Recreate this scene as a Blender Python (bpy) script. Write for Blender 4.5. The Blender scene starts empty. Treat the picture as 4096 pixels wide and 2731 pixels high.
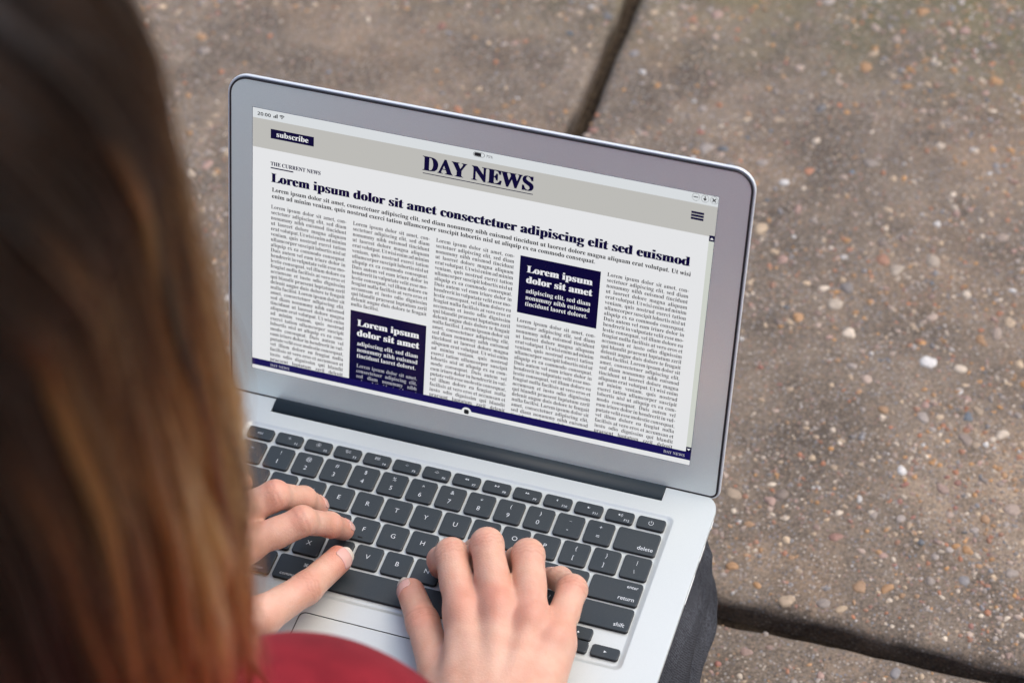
import bpy, math, random
import numpy as np
from mathutils import Matrix, Vector
from mathutils.geometry import tessellate_polygon

# Lengths in the builders are millimetres in the laptop's frame (x right, y away, z up, key tops at
# z = 0); V() turns them into metres with the paving at height 0.
ZG = 190.0
sc = bpy.context.scene
col = sc.collection
rng = np.random.default_rng(7)
random.seed(7)

def V(p):
    a = np.asarray(p, float).reshape(-1, 3)
    return (a + np.array([0, 0, ZG])) * 0.001

# ------------------------------------------------------------------ camera
cam = bpy.data.cameras.new('camera')
cam.sensor_width = 36.0
cam.lens = 81.777
cam.clip_start = 0.02
cam.clip_end = 400.0
co = bpy.data.objects.new('camera', cam)
col.objects.link(co)
Rc = np.array([[0.94617753, 0.31809457, -0.05969855], [0.20287904, -0.72665112, -0.65636746], [-0.25216694, 0.60892856, -0.75207569]])
cp = V([379.62, -784.72, 1129.89])[0]
M = Matrix.Identity(4)
for i in range(3):
    M[i][0] = Rc[0][i]; M[i][1] = -Rc[1][i]; M[i][2] = -Rc[2][i]; M[i][3] = cp[i]
co.matrix_world = M
cam.dof.use_dof = True
cam.dof.focus_distance = 1.39
cam.dof.aperture_fstop = 7.0
sc.camera = co

# ------------------------------------------------------------------ sky, sun, exposure
SUN_EL, SUN_AZ = math.radians(60), math.radians(62)      # azimuth from +y towards +x
w = bpy.data.worlds.new('World'); sc.world = w; w.use_nodes = True
nt = w.node_tree
bg = nt.nodes['Background']
sky = nt.nodes.new('ShaderNodeTexSky')
sky.sky_type = 'NISHITA'; sky.sun_disc = False
sky.sun_elevation = SUN_EL; sky.sun_rotation = SUN_AZ
sky.air_density = 1.0; sky.dust_density = 4.0; sky.ozone_density = 1.0
nt.links.new(sky.outputs[0], bg.inputs[0])
bg.inputs[1].default_value = 0.15
sl = bpy.data.lights.new('sun', 'SUN'); sl.energy = 0.8; sl.angle = math.radians(50); sl.color = (1, 0.95, 0.88)
so = bpy.data.objects.new('sun', sl); col.objects.link(so)
sd = Vector((math.sin(SUN_AZ) * math.cos(SUN_EL), math.cos(SUN_AZ) * math.cos(SUN_EL), math.sin(SUN_EL)))
so.rotation_euler = sd.to_track_quat('Z', 'Y').to_euler()
so.location = (0, 0, 3)
sc.view_settings.view_transform = 'Standard'
sc.view_settings.look = 'None'
sc.view_settings.gamma = 1.0
sc.view_settings.exposure = 0.66
try:
    sc.view_settings.use_curve_mapping = False
except Exception:
    pass
sc.render.engine = 'CYCLES'
sc.cycles.use_denoising = True
sc.cycles.max_bounces = 8
sc.render.film_transparent = False

# ------------------------------------------------------------------ materials
def mat(name, color=(.5, .5, .5), rough=.5, metal=0., spec=.5, emit=None, estr=1.0, **kw):
    m = bpy.data.materials.new(name); m.use_nodes = True
    b = m.node_tree.nodes['Principled BSDF']
    b.inputs['Base Color'].default_value = (*color, 1)
    b.inputs['Roughness'].default_value = rough
    b.inputs['Metallic'].default_value = metal
    b.inputs['Specular IOR Level'].default_value = spec
    if emit:
        b.inputs['Emission Color'].default_value = (*emit, 1)
        b.inputs['Emission Strength'].default_value = estr
    return m

def nodes(m):
    return m.node_tree.nodes, m.node_tree.links, m.node_tree.nodes['Principled BSDF']

def N(ns, t, **kw):
    n = ns.new(t)
    for k, v in kw.items():
        setattr(n, k, v)
    return n

def noise(ns, ls, vec, scale, detail=3, rough=.5):
    n = ns.new('ShaderNodeTexNoise'); n.inputs['Scale'].default_value = scale
    n.inputs['Detail'].default_value = detail; n.inputs['Roughness'].default_value = rough
    if vec is not None: ls.new(vec, n.inputs['Vector'])
    return n.outputs['Fac']

def ramp(ns, ls, fac, stops):
    r = ns.new('ShaderNodeValToRGB'); ls.new(fac, r.inputs[0])
    e = r.color_ramp.elements
    while len(e) < len(stops): e.new(0.5)
    for i, (p, c) in enumerate(stops):
        e[i].position = p; e[i].color = (*c, 1) if len(c) == 3 else c
    return r.outputs[0]

def mix(ns, ls, fac, a, b, mode='MIX'):
    n = ns.new('ShaderNodeMix'); n.data_type = 'RGBA'; n.blend_type = mode
    for s, v in ((n.inputs[0], fac), (n.inputs[6], a), (n.inputs[7], b)):
        if isinstance(v, bpy.types.NodeSocket): ls.new(v, s)
        elif isinstance(v, tuple): s.default_value = (*v, 1)
        else: s.default_value = v
    return n.outputs[2]

def bump(ns, ls, b, h, strength, dist):
    n = ns.new('ShaderNodeBump'); n.inputs['Strength'].default_value = strength; n.inputs['Distance'].default_value = dist
    ls.new(h, n.inputs['Height']); ls.new(n.outputs[0], b.inputs['Normal'])
    return n

def texco(ns): return ns.new('ShaderNodeTexCoord').outputs['Object']
def geopos(ns): return ns.new('ShaderNodeNewGeometry').outputs['Position']

def mat_alu(name, colr, rough, metal):
    m = mat(name, colr, rough, metal)
    ns, ls, b = nodes(m); p = geopos(ns)
    f = noise(ns, ls, p, 2600, 2)
    ls.new(ramp(ns, ls, noise(ns, ls, p, 3500, 3), [(.3, tuple(c * .93 for c in colr)), (.7, tuple(min(1, c * 1.04) for c in colr))]), b.inputs['Base Color'])
    r = ns.new('ShaderNodeMapRange'); ls.new(noise(ns, ls, p, 18, 4), r.inputs[0])
    r.inputs[3].default_value = rough - .05; r.inputs[4].default_value = rough + .07
    ls.new(r.outputs[0], b.inputs['Roughness'])
    bump(ns, ls, b, f, .12, .0002)
    return m

M_ALU = mat_alu('anodised_aluminium', (.60, .645, .635), .42, .5)
M_BEZ = mat_alu('bezel_aluminium', (.82, .92, .90), .36, .58)
M_SHELL = mat_alu('lid_shell_aluminium', (.78, .82, .85), .38, .35)
M_RUB = mat('black_rubber', (.012, .011, .014), .45)
M_HINGE = mat('hinge_plastic', (.014, .023, .030), .55, spec=.4)
M_PORT = mat('port_metal', (.75, .76, .78), .25, 1.0)
M_PORTHOLE = mat('port_inside', (.01, .01, .01), .6)

M_KEY = mat('key_plastic', (.022, .027, .032), .42, spec=.5)
ns, ls, b = nodes(M_KEY); pk = geopos(ns)
g_ = ramp(ns, ls, noise(ns, ls, pk, 45, 4, .6), [(.35, (.34, .34, .34)), (.7, (.52, .52, .52))])
ls.new(g_, b.inputs['Roughness'])
du = noise(ns, ls, pk, 1500, 2)
ls.new(ramp(ns, ls, du, [(.60, (.020, .029, .035)), (.78, (.05, .055, .06))]), b.inputs['Base Color'])
bump(ns, ls, b, noise(ns, ls, pk, 3500, 2), .10, .0001)
M_KEYSIDE = mat('key_side', (.006, .006, .008), .5, spec=.3)
M_LEG = mat('legend_print', (.60, .65, .68), .5)

def emis(name, c, s=1.0, gloss=True):
    m = mat(name, (.004, .004, .004), .16, 0, .16, emit=c, estr=s * .695)
    return m
def s2l(r, g, b):
    return tuple((x / 255 / 12.92) if x / 255 <= .04045 else ((x / 255 + .055) / 1.055) ** 2.4 for x in (r, g, b))
M_PAGE = emis('page_light', s2l(221, 222, 224), .97)
M_STATUS = emis('page_status', s2l(210, 214, 217), .97)
M_BAND = emis('page_band', s2l(183, 182, 178), .97)
M_NAVY = emis('page_navy', s2l(5, 3, 52), .9)
M_BAR = emis('page_bar', s2l(20, 14, 82), .9)
M_INK = emis('page_ink', s2l(48, 46, 48), .9)
M_INK2 = emis('page_ink_dark', s2l(30, 30, 34), .9)
M_WTXT = emis('page_white', s2l(225, 225, 228), .97)
M_WTXT2 = emis('page_white_dim', s2l(170, 170, 180), .97)
M_GREEN = emis('page_scrollbar', s2l(198, 202, 194), .97)

# skin
M_SKIN = mat('skin', (.78, .50, .38), .46, spec=.38)
ns, ls, b = nodes(M_SKIN); pk = geopos(ns)
at = ns.new('ShaderNodeAttribute'); at.attribute_name = 'tint'
base = ramp(ns, ls, noise(ns, ls, pk, 60, 5, .6), [(.3, (.57, .32, .225)), (.7, (.64, .405, .305))])
c1 = mix(ns, ls, at.outputs['Fac'], base, (.56, .20, .14))
at2 = ns.new('ShaderNodeAttribute'); at2.attribute_name = 'dark'
c2 = mix(ns, ls, at2.outputs['Fac'], c1, (.34, .12, .07))
ls.new(c2, b.inputs['Base Color'])
b.inputs['Subsurface Weight'].default_value = .35
b.inputs['Subsurface Radius'].default_value = (1.0, .35, .18)
b.inputs['Subsurface Scale'].default_value = .0028
vo = ns.new('ShaderNodeTexVoronoi'); vo.inputs['Scale'].default_value = 900; ls.new(pk, vo.inputs['Vector'])
ad = N(ns, 'ShaderNodeMath', operation='ADD'); ls.new(vo.outputs['Distance'], ad.inputs[0]); ls.new(noise(ns, ls, pk, 1400, 4, .7), ad.inputs[1])
bump(ns, ls, b, ad.outputs[0], .38, .00035)
M_NAIL = mat('nail', (.64, .38, .33), .25, spec=.5)
b = M_NAIL.node_tree.nodes['Principled BSDF']; b.inputs['Subsurface Weight'].default_value = .3; b.inputs['Subsurface Scale'].default_value = .002
M_NAILTIP = mat('nail_edge', (.56, .50, .42), .3, spec=.5)

# cloth
M_SHIRT = mat('red_knit', (.40, .022, .040), .85, spec=.2)
ns, ls, b = nodes(M_SHIRT); pk = geopos(ns)
ls.new(ramp(ns, ls, noise(ns, ls, pk, 30, 5, .6), [(.35, (.165, .007, .014)), (.65, (.245, .013, .022))]), b.inputs['Base Color'])
b.inputs['Sheen Weight'].default_value = .03; b.inputs['Sheen Tint'].default_value = (1, .5, .5, 1)
wv = ns.new('ShaderNodeTexWave'); wv.inputs['Scale'].default_value = 260; wv.inputs['Distortion'].default_value = 2; ls.new(pk, wv.inputs['Vector'])
bump(ns, ls, b, wv.outputs['Fac'], .3, .0006)
M_JEAN = mat('black_denim', (.03, .03, .033), .9, spec=.2)
ns, ls, b = nodes(M_JEAN); pk = geopos(ns)
wv = ns.new('ShaderNodeTexWave'); wv.bands_direction = 'DIAGONAL'; wv.inputs['Scale'].default_value = 380; wv.inputs['Distortion'].default_value = 1.2; wv.inputs['Detail'].default_value = 2
mp = ns.new('ShaderNodeMapping'); mp.inputs['Rotation'].default_value = (.9, .2, .75); ls.new(pk, mp.inputs['Vector']); ls.new(mp.outputs[0], wv.inputs['Vector'])
f1 = mix(ns, ls, .72, wv.outputs['Color'], ramp(ns, ls, noise(ns, ls, pk, 1100, 3, .7), [(.35, (0, 0, 0)), (.65, (1, 1, 1))]))
bw = ns.new('ShaderNodeRGBToBW'); ls.new(f1, bw.inputs[0])
c1 = ramp(ns, ls, bw.outputs[0], [(.2, (.012, .013, .0155)), (.8, (.080, .084, .096))])
c2 = mix(ns, ls, 1.0, c1, ramp(ns, ls, noise(ns, ls, pk, 28, 4, .6), [(.3, (.55, .55, .57)), (.7, (1.25, 1.25, 1.25))]), 'MULTIPLY')
ls.new(c2, b.inputs['Base Color'])
bump(ns, ls, b, bw.outputs[0], .5, .0005)

# concrete
def mat_concrete(name, k=1.0, moss=True):
    m = mat(name, (.22, .19, .165), .9, spec=.25)
    ns, ls, b = nodes(m); p = geopos(ns)
    A = ramp(ns, ls, noise(ns, ls, p, 14, 6, .65), [(.30, (.098 * k, .080 * k, .064 * k)), (.50, (.158 * k, .129 * k, .102 * k)), (.70, (.250 * k, .202 * k, .156 * k))])
    B = ramp(ns, ls, noise(ns, ls, p, 420, 5, .75), [(.32, (.45, .43, .41)), (.5, (.98, .97, .96)), (.68, (1.6, 1.54, 1.45))])
    # rusty, sandy worn patches
    rp = ramp(ns, ls, noise(ns, ls, p, 5.5, 7, .68), [(.50, (0, 0, 0)), (.68, (1, 1, 1))])
    rb = ns.new('ShaderNodeRGBToBW'); ls.new(rp, rb.inputs[0])
    rm = N(ns, 'ShaderNodeMath', operation='MULTIPLY'); ls.new(rb.outputs[0], rm.inputs[0]); rm.inputs[1].default_value = .75
    A = mix(ns, ls, rm.outputs[0], A, (.31 * k, .225 * k, .155 * k))
    if moss:
        gd = ns.new('ShaderNodeVectorMath'); gd.operation = 'DISTANCE'; ls.new(p, gd.inputs[0]); gd.inputs[1].default_value = (.318, .245, 0)
        gm = ns.new('ShaderNodeMapRange'); gm.interpolation_type = 'SMOOTHSTEP'; ls.new(gd.outputs['Value'], gm.inputs[0])
        gm.inputs[1].default_value = .13; gm.inputs[2].default_value = .01
        gx = N(ns, 'ShaderNodeMath', operation='MULTIPLY'); ls.new(gm.outputs[0], gx.inputs[0])
        ls.new(ramp(ns, ls, noise(ns, ls, p, 34, 6, .7), [(.38, (0, 0, 0)), (.60, (.85, .85, .85))]), gx.inputs[1])
        A = mix(ns, ls, gx.outputs[0], A, (.37, .285, .205))
    c = mix(ns, ls, 1.0, A, B, 'MULTIPLY')
    vo = ns.new('ShaderNodeTexVoronoi'); vo.inputs['Scale'].default_value = 380; vo.inputs['Randomness'].default_value = 1; ls.new(p, vo.inputs['Vector'])
    sep = ns.new('ShaderNodeSeparateColor'); ls.new(vo.outputs['Color'], sep.inputs[0])
    vc = ramp(ns, ls, sep.outputs[0], [(0, (.10, .09, .09)), (.25, (.22, .19, .165)), (.5, (.30, .20, .13)), (.66, (.20, .18, .17)), (.8, (.46, .40, .33)), (.93, (.17, .19, .22)), (1, (.36, .17, .11))])
    msk = ramp(ns, ls, vo.outputs['Distance'], [(.30, (1, 1, 1)), (.46, (0, 0, 0))])
    bwm = ns.new('ShaderNodeRGBToBW'); ls.new(msk, bwm.inputs[0])
    mm = N(ns, 'ShaderNodeMath', operation='MULTIPLY'); ls.new(bwm.outputs[0], mm.inputs[0]); mm.inputs[1].default_value = .8
    c = mix(ns, ls, mm.outputs[0], c, vc)
    if moss:
        # green film that grows along the slab's far side
        sx = ns.new('ShaderNodeSeparateXYZ'); ls.new(p, sx.inputs[0])
        mr = ns.new('ShaderNodeMapRange'); ls.new(sx.outputs[1], mr.inputs[0])
        mr.inputs[1].default_value = .60; mr.inputs[2].default_value = .80
        mx = N(ns, 'ShaderNodeMath', operation='MULTIPLY'); ls.new(mr.outputs[0], mx.inputs[0])
        ls.new(ramp(ns, ls, noise(ns, ls, p, 22, 5, .7), [(.35, (0, 0, 0)), (.65, (1, 1, 1))]), mx.inputs[1])
        c = mix(ns, ls, mx.outputs[0], c, (.12, .125, .05))
    ls.new(c, b.inputs['Base Color'])
    h = N(ns, 'ShaderNodeMath', operation='ADD'); ls.new(noise(ns, ls, p, 300, 6, .8), h.inputs[0]); ls.new(noise(ns, ls, p, 60, 4, .6), h.inputs[1])
    bump(ns, ls, b, h.outputs[0], .7, .0016)
    return m
M_CONC = mat_concrete('exposed_aggregate_concrete')
M_SOIL = mat('joint_soil', (.035, .026, .018), 1.0, spec=.1)
ns, ls, b = nodes(M_SOIL); pk = geopos(ns)
ls.new(ramp(ns, ls, noise(ns, ls, pk, 200, 5, .7), [(.3, (.022, .016, .012)), (.7, (.12, .09, .062))]), b.inputs['Base Color'])
bump(ns, ls, b, noise(ns, ls, pk, 220, 5, .7), 1, .004)
M_PEB = mat('pebble_stone', (.5, .4, .3), .55, spec=.4)
ns, ls, b = nodes(M_PEB); pk = geopos(ns)
at = ns.new('ShaderNodeAttribute'); at.attribute_name = 'Col'
cc = mix(ns, ls, 1.0, at.outputs['Color'], ramp(ns, ls, noise(ns, ls, pk, 330, 5, .7), [(.3, (.68, .66, .64)), (.7, (1.18, 1.16, 1.14))]), 'MULTIPLY')
ls.new(cc, b.inputs['Base Color'])
bump(ns, ls, b, noise(ns, ls, pk, 500, 4, .7), .3, .0006)
M_LAND = mat_concrete('far_ground', .9, False)

# ------------------------------------------------------------------ object helpers
def setp(o, label=None, cat=None, group=None, kind=None):
    for k, v in (('label', label), ('category', cat), ('group', group), ('kind', kind)):
        if v: o[k] = v
    return o

def empty(name, p, **kw):
    o = bpy.data.objects.new(name, None); o.empty_display_size = .05; col.objects.link(o)
    o.location = V(p)[0]
    return setp(o, **kw)

def link(name, me, parent=None, loc=None):
    """loc: mesh vertices are relative to this point (mm); none: the vertices are in place already"""
    o = bpy.data.objects.new(name, me); col.objects.link(o)
    wl = Vector(V(loc)[0]) if loc is not None else Vector((0, 0, 0))
    o['_w'] = tuple(wl)
    if parent is not None:
        o.parent = parent
        pw = Vector(parent['_w']) if '_w' in parent else parent.location
        o.location = wl - pw
    else:
        o.location = wl
    return o

def mesh(name, verts, faces, mats, smooth=True, midx=None, local=False, cols=None, attrs=None):
    v = np.asarray(verts, float)
    v = v * 0.001 if local else V(v)
    me = bpy.data.meshes.new(name)
    if isinstance(faces, np.ndarray):
        nv, nf, k = len(v), len(faces), faces.shape[1]
        me.vertices.add(nv); me.vertices.foreach_set('co', v.astype(np.float32).ravel())
        me.loops.add(nf * k); me.loops.foreach_set('vertex_index', faces.astype(np.int32).ravel())
        me.polygons.add(nf); me.polygons.foreach_set('loop_start', np.arange(0, nf * k, k, dtype=np.int32))
        me.update(calc_edges=True)
    else:
        me.from_pydata([tuple(q) for q in v], [], [tuple(int(i) for i in f) for f in faces])
        me.update()
    if not isinstance(mats, (list, tuple)): mats = [mats]
    for m in mats: me.materials.append(m)
    if midx is not None: me.polygons.foreach_set('material_index', np.asarray(midx, np.int32))
    me.polygons.foreach_set('use_smooth', np.full(len(me.polygons), bool(smooth)))
    if cols is not None:
        a = me.color_attributes.new('Col', 'FLOAT_COLOR', 'POINT')
        a.data.foreach_set('color', np.c_[cols, np.ones(len(cols))].astype(np.float32).ravel())
    for k, x in (attrs or {}).items():
        a = me.attributes.new(k, 'FLOAT', 'POINT'); a.data.foreach_set('value', np.asarray(x, np.float32))
    me.validate(clean_customdata=False)
    return me

def rrect(x0, y0, x1, y1, r, n=6):
    """rounded rectangle, counter-clockwise"""
    if not isinstance(r, (tuple, list)): r = (r,) * 4      # radii: br, tr, tl, bl
    P = []
    for (cx, cy, a0, rr) in ((x1 - r[0], y0 + r[0], -90, r[0]), (x1 - r[1], y1 - r[1], 0, r[1]), (x0 + r[2], y1 - r[2], 90, r[2]), (x0 + r[3], y0 + r[3], 180, r[3])):
        for i in range(n + 1):
            a = math.radians(a0 + 90 * i / n); P.append((cx + rr * math.cos(a), cy + rr * math.sin(a)))
    return P

def loft(rings, cap0=False, cap1=True):
    """rings: lists of equally many 3-D points; quads between, n-gon caps"""
    vs, fs = [], []
    n = len(rings[0])
    for r in rings: vs += list(r)
    for k in range(len(rings) - 1):
        for i in range(n):
            j = (i + 1) % n
            fs.append((k * n + i, k * n + j, (k + 1) * n + j, (k + 1) * n + i))
    if cap0: fs.append(tuple(range(n))[::-1])
    if cap1: fs.append(tuple((len(rings) - 1) * n + i for i in range(n)))
    return vs, fs

def flat(outer, holes=(), z=0.):
    loops = [[Vector((x, y, 0)) for x, y in outer]] + [[Vector((x, y, 0)) for x, y in h] for h in holes]
    tri = tessellate_polygon(loops)
    vs = [(q.x, q.y, z) for l in loops for q in l]
    out = []
    for t in tri:
        a, b_, c = (vs[i] for i in t)
        s = (b_[0] - a[0]) * (c[1] - a[1]) - (b_[1] - a[1]) * (c[0] - a[0])
        out.append(t if s > 0 else t[::-1])
    return vs, out

class MB:
    def __init__(s): s.v, s.f, s.m = [], [], []
    def add(s, vf, mi=0, T=None):
        v, f = vf
        o = len(s.v)
        s.v += [tuple(T(q)) if T else tuple(q) for q in v]
        s.f += [tuple(i + o for i in t) for t in f]; s.m += [mi] * len(f)
        return s
    def build(s, name, mats, parent=None, smooth=False, local=False, loc=None):
        me = mesh(name, s.v, s.f, mats, smooth, s.m, local)
        return link(name, me, parent, loc)

# ------------------------------------------------------------------ paving
pav = empty('pavement', (0, 100, -ZG), kind='structure', label='brown exposed aggregate concrete paving in large slabs')

def fbm(x, y, seed, scale):
    r = np.random.default_rng(seed); s = 0; a = 1.
    for k in range(5):
        th = r.uniform(0, 6.28, 4); ph = r.uniform(0, 6.28, 4)
        q = 0
        for t, p_ in zip(th, ph): q = q + np.sin((x * np.cos(t) + y * np.sin(t)) / scale * (1 + .3 * np.sin(p_)) + p_)
        s = s + a * q / 4; a *= .55; scale *= .47
    return s

PAL = np.array([(.62, .53, .42), (.52, .40, .27), (.46, .25, .10), (.40, .17, .09), (.30, .13, .10), (.34, .30, .27), (.22, .22, .23), (.12, .15, .18), (.56, .55, .53), (.36, .24, .20), (.24, .19, .16), (.42, .33, .27)])
PALW = np.array([.12, .17, .18, .11, .05, .13, .07, .035, .035, .09, .06, .14]); PALW /= PALW.sum()

def pebbles(cx, cy, zt, sz, seed, nring=8):
    """low domes that stand a little proud of the slab"""
    r = np.random.default_rng(seed); n = len(cx)
    a = np.linspace(0, 2 * np.pi, nring, endpoint=False)
    asp = r.uniform(.55, 1.0, n); rot = r.uniform(0, np.pi, n); prd = r.uniform(.10, .22, n) * np.minimum(sz, 7)
    k1, k2 = r.uniform(-.20, .20, (2, n, 1)); p1, p2 = r.uniform(0, 6.28, (2, n, 1))
    R = 1 + k1 * np.sin(2 * a + p1) + k2 * np.sin(3 * a + p2) + r.uniform(-.12, .12, (n, nring))
    rings = []
    for f, h in ((1.0, -1.0), (.97, .02), (.66, .75)):
        u = R * f * np.cos(a) * sz[:, None] / 2; v = R * f * np.sin(a) * sz[:, None] / 2 * asp[:, None]
        X = u * np.cos(rot)[:, None] - v * np.sin(rot)[:, None]; Y = u * np.sin(rot)[:, None] + v * np.cos(rot)[:, None]
        rings.append(np.stack([cx[:, None] + X, cy[:, None] + Y, zt[:, None] + h * prd[:, None] * np.ones(nring)], -1))
    top = np.stack([cx, cy, zt + prd], -1)[:, None]
    vs = np.concatenate(rings + [top], 1)
    m = vs.shape[1]
    F = []
    for k in range(2):
        for i in range(nring):
            j = (i + 1) % nring
            F += [(k * nring + i, k * nring + j, (k + 1) * nring + j), (k * nring + i, (k + 1) * nring + j, (k + 1) * nring + i)]
    for i in range(nring): F.append((2 * nring + i, 2 * nring + (i + 1) % nring, 3 * nring))
    F = np.array(F)
    c = PAL[r.choice(len(PAL), n, p=PALW)] * r.uniform(.75, 1.15, (n, 1))
    f_ = r.uniform(.42, 1., (n, 1)); c = c * f_ + np.array([(.20, .165, .135)]) * (1 - f_)
    return vs, F, np.repeat(c[:, None], m, 1)

def slab(x0, y0, x1, y1, seed, visible):
    W_, H_ = x1 - x0, y1 - y0
    def ax(L):
        if visible:
            e = np.concatenate([np.arange(0, 24, 1.6), np.arange(24, L - 24, 7.), L - np.arange(0, 24, 1.6)[::-1]])
        else:
            e = np.array([0, 3, 8, 14, L / 2, L - 14, L - 8, L - 3, L])
        return e
    X, Y = np.meshgrid(x0 + ax(W_), y0 + ax(H_), indexing='ij')
    def height(X, Y):
        d = np.minimum.reduce([X - x0, x1 - X, Y - y0, y1 - Y])
        rr = 10.5 + 4.5 * fbm(X, Y, seed, 34)
        rr = np.clip(rr, 3, 19); t = np.clip((rr - d) / rr, 0, 1)
        z = -rr * .8 * (1 - np.sqrt(np.maximum(0, 1 - t * t)))
        return z + (.9 * fbm(X, Y, seed + 1, 55) + .35 * fbm(X, Y, seed + 2, 7)) - ZG
    jx = 2.8 * fbm(Y * 0 + Y, Y * 0, seed + 3, 46); jy = 3.2 * fbm(X, X * 0, seed + 4, 40)
    Z = height(X, Y)
    fx = np.exp(-np.minimum(X - x0, x1 - X) / 12.); fy = np.exp(-np.minimum(Y - y0, y1 - Y) / 12.)
    Xw, Yw = X + jx * fx, Y + jy * fy
    nx, ny = X.shape
    vs = np.stack([Xw, Yw, Z], -1).reshape(-1, 3)
    idx = np.arange(nx * ny).reshape(nx, ny)
    F = np.stack([idx[:-1, :-1], idx[1:, :-1], idx[1:, 1:], idx[:-1, 1:]], -1).reshape(-1, 4)
    bd = np.concatenate([idx[:, 0], idx[-1, 1:], idx[-2::-1, -1], idx[0, -2:0:-1]])
    lv = []; prev = bd; V_ = [vs]; base = len(vs); FF = [F]
    for k, (dz, ins) in enumerate(((-9, .6), (-24, 1.5), (-52, 1.0))):
        q = vs[bd].copy(); q[:, 2] = np.minimum(q[:, 2] - 1, -ZG + dz)
        cx, cy = (x0 + x1) / 2, (y0 + y1) / 2
        q[:, 0] -= np.sign(q[:, 0] - cx) * (np.abs(q[:, 0] - cx) > W_ / 2 - 4) * (ins + .8 * np.sin(q[:, 1] / 9 + k)); q[:, 1] -= np.sign(q[:, 1] - cy) * (np.abs(q[:, 1] - cy) > H_ / 2 - 4) * (ins + .8 * np.sin(q[:, 0] / 11 + k))
        cur = base + np.arange(len(bd)); base += len(bd); V_.append(q)
        FF.append(np.stack([np.roll(prev, 0), cur, np.roll(cur, -1), np.roll(prev, -1)], -1)); prev = cur
    me = mesh('paving_slab', np.concatenate(V_), np.concatenate(FF), M_CONC, True)
    o = link('paving_slab', me, pav)
    return o, height

XS = [-1490, -788, -88, 612, 1312]; YS = [-1303, -603, 97, 797, 1497]
vis = {(2, 2): 12000, (1, 2): 8000, (2, 1): 6000}
more = {(3, 2), (3, 1), (1, 1), (2, 3), (1, 3), (3, 3)}
big_left = {(2, 2): 190, (1, 2): 60, (2, 1): 50}
for i in range(4):
    for j in range(4):
        v_ = (i, j) in vis
        o, hf = slab(XS[i] + 6, YS[j] + 6, XS[i + 1] - 7, YS[j + 1] - 8, 11 * i + j, v_)
        if v_ or (i, j) in more:
            r = np.random.default_rng(50 + 4 * i + j); n = vis.get((i, j), 3500)
            x = r.uniform(XS[i] + 11, XS[i + 1] - 11, n * 2); y = r.uniform(YS[j] + 12, YS[j + 1] - 12, n * 2)
            if (i, j) == (2, 1): y = r.uniform(-320, YS[j + 1] - 14, n * 2)
            keep = r.uniform(0, 1, n * 2) < np.clip(.50 + .62 * fbm(x, y, 77, 70), .08, 1)
            x, y = x[keep][:n], y[keep][:n]; n = len(x)
            s = np.clip(r.lognormal(1.06, .49, n), 1.4, 11.5)
            z = hf(x, y)
            order = np.argsort(-s * (1 + .0 * x))
            nb = big_left.get((i, j), 0)
            inview = [q for q in order if ((-520 < x[q] < 380) and y[q] > -90)][:nb]
            rest = np.setdiff1d(order, inview)
            ok = np.ones(len(rest), bool)
            for q in inview: ok &= (x[rest] - x[q]) ** 2 + (y[rest] - y[q]) ** 2 > (s[q] * .5 + s[rest] * .35) ** 2
            rest = rest[ok]
            vs, F, c = pebbles(x[rest], y[rest], z[rest], s[rest], 5 + i + j)
            m = vs.shape[1]
            FA = (F[None] + (np.arange(len(rest)) * m)[:, None, None]).reshape(-1, 3)
            me = mesh('aggregate', vs.reshape(-1, 3), FA, M_PEB, True, cols=c.reshape(-1, 3))
            ob = link('aggregate', me, o); ob['kind'] = 'stuff'
            vs, F, c = pebbles(x[inview], y[inview], z[inview], s[inview] * 1.08, 9 + i + j, 12)
            for k in range(len(inview)):
                ctr = vs[k].mean(0)
                me = mesh('pebble', vs[k] - ctr, F, M_PEB, True, local=True, cols=c[k])
                link('pebble', me, o, loc=ctr)
# soil under the joints and the ground beyond the slabs
mb = MB()
mb.add(([(-1600, -1400, -ZG - 27), (1420, -1400, -ZG - 27), (1420, 1600, -ZG - 27), (-1600, 1600, -ZG - 27)], [(0, 1, 2, 3)]))
gy = np.arange(112, 792, 3.); gx_ = np.linspace(-106, -88, 8)
GX, GY = np.meshgrid(gx_, gy, indexing='ij')
GZ = -ZG - 25 + 9 * np.exp(-((GX + 103 + 1.5 * fbm(GX, GY, 4, 25)) / 4.) ** 2) + 2.2 * fbm(GX, GY, 6, 9) * 1.0  # ridge added to stand in for the left slab's lit brown side
ii = np.arange(GX.size).reshape(GX.shape)
mb.add((np.stack([GX, GY, GZ], -1).reshape(-1, 3).tolist(), np.stack([ii[:-1, :-1], ii[1:, :-1], ii[1:, 1:], ii[:-1, 1:]], -1).reshape(-1, 4).tolist()))
setp(mb.build('joint_soil', M_SOIL), kind='structure', label='dark damp soil in the joints between the concrete slabs')
G = 120000.
ov = flat([(-G, -G), (G, -G), (G, G), (-G, G)], [[(-1480, -1290), (1300, -1290), (1300, 1485), (-1480, 1485)][::-1]], -ZG - 2.)
setp(MB().add(ov).build('ground', M_LAND), kind='structure', label='concrete ground running away beyond the slabs')

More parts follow.
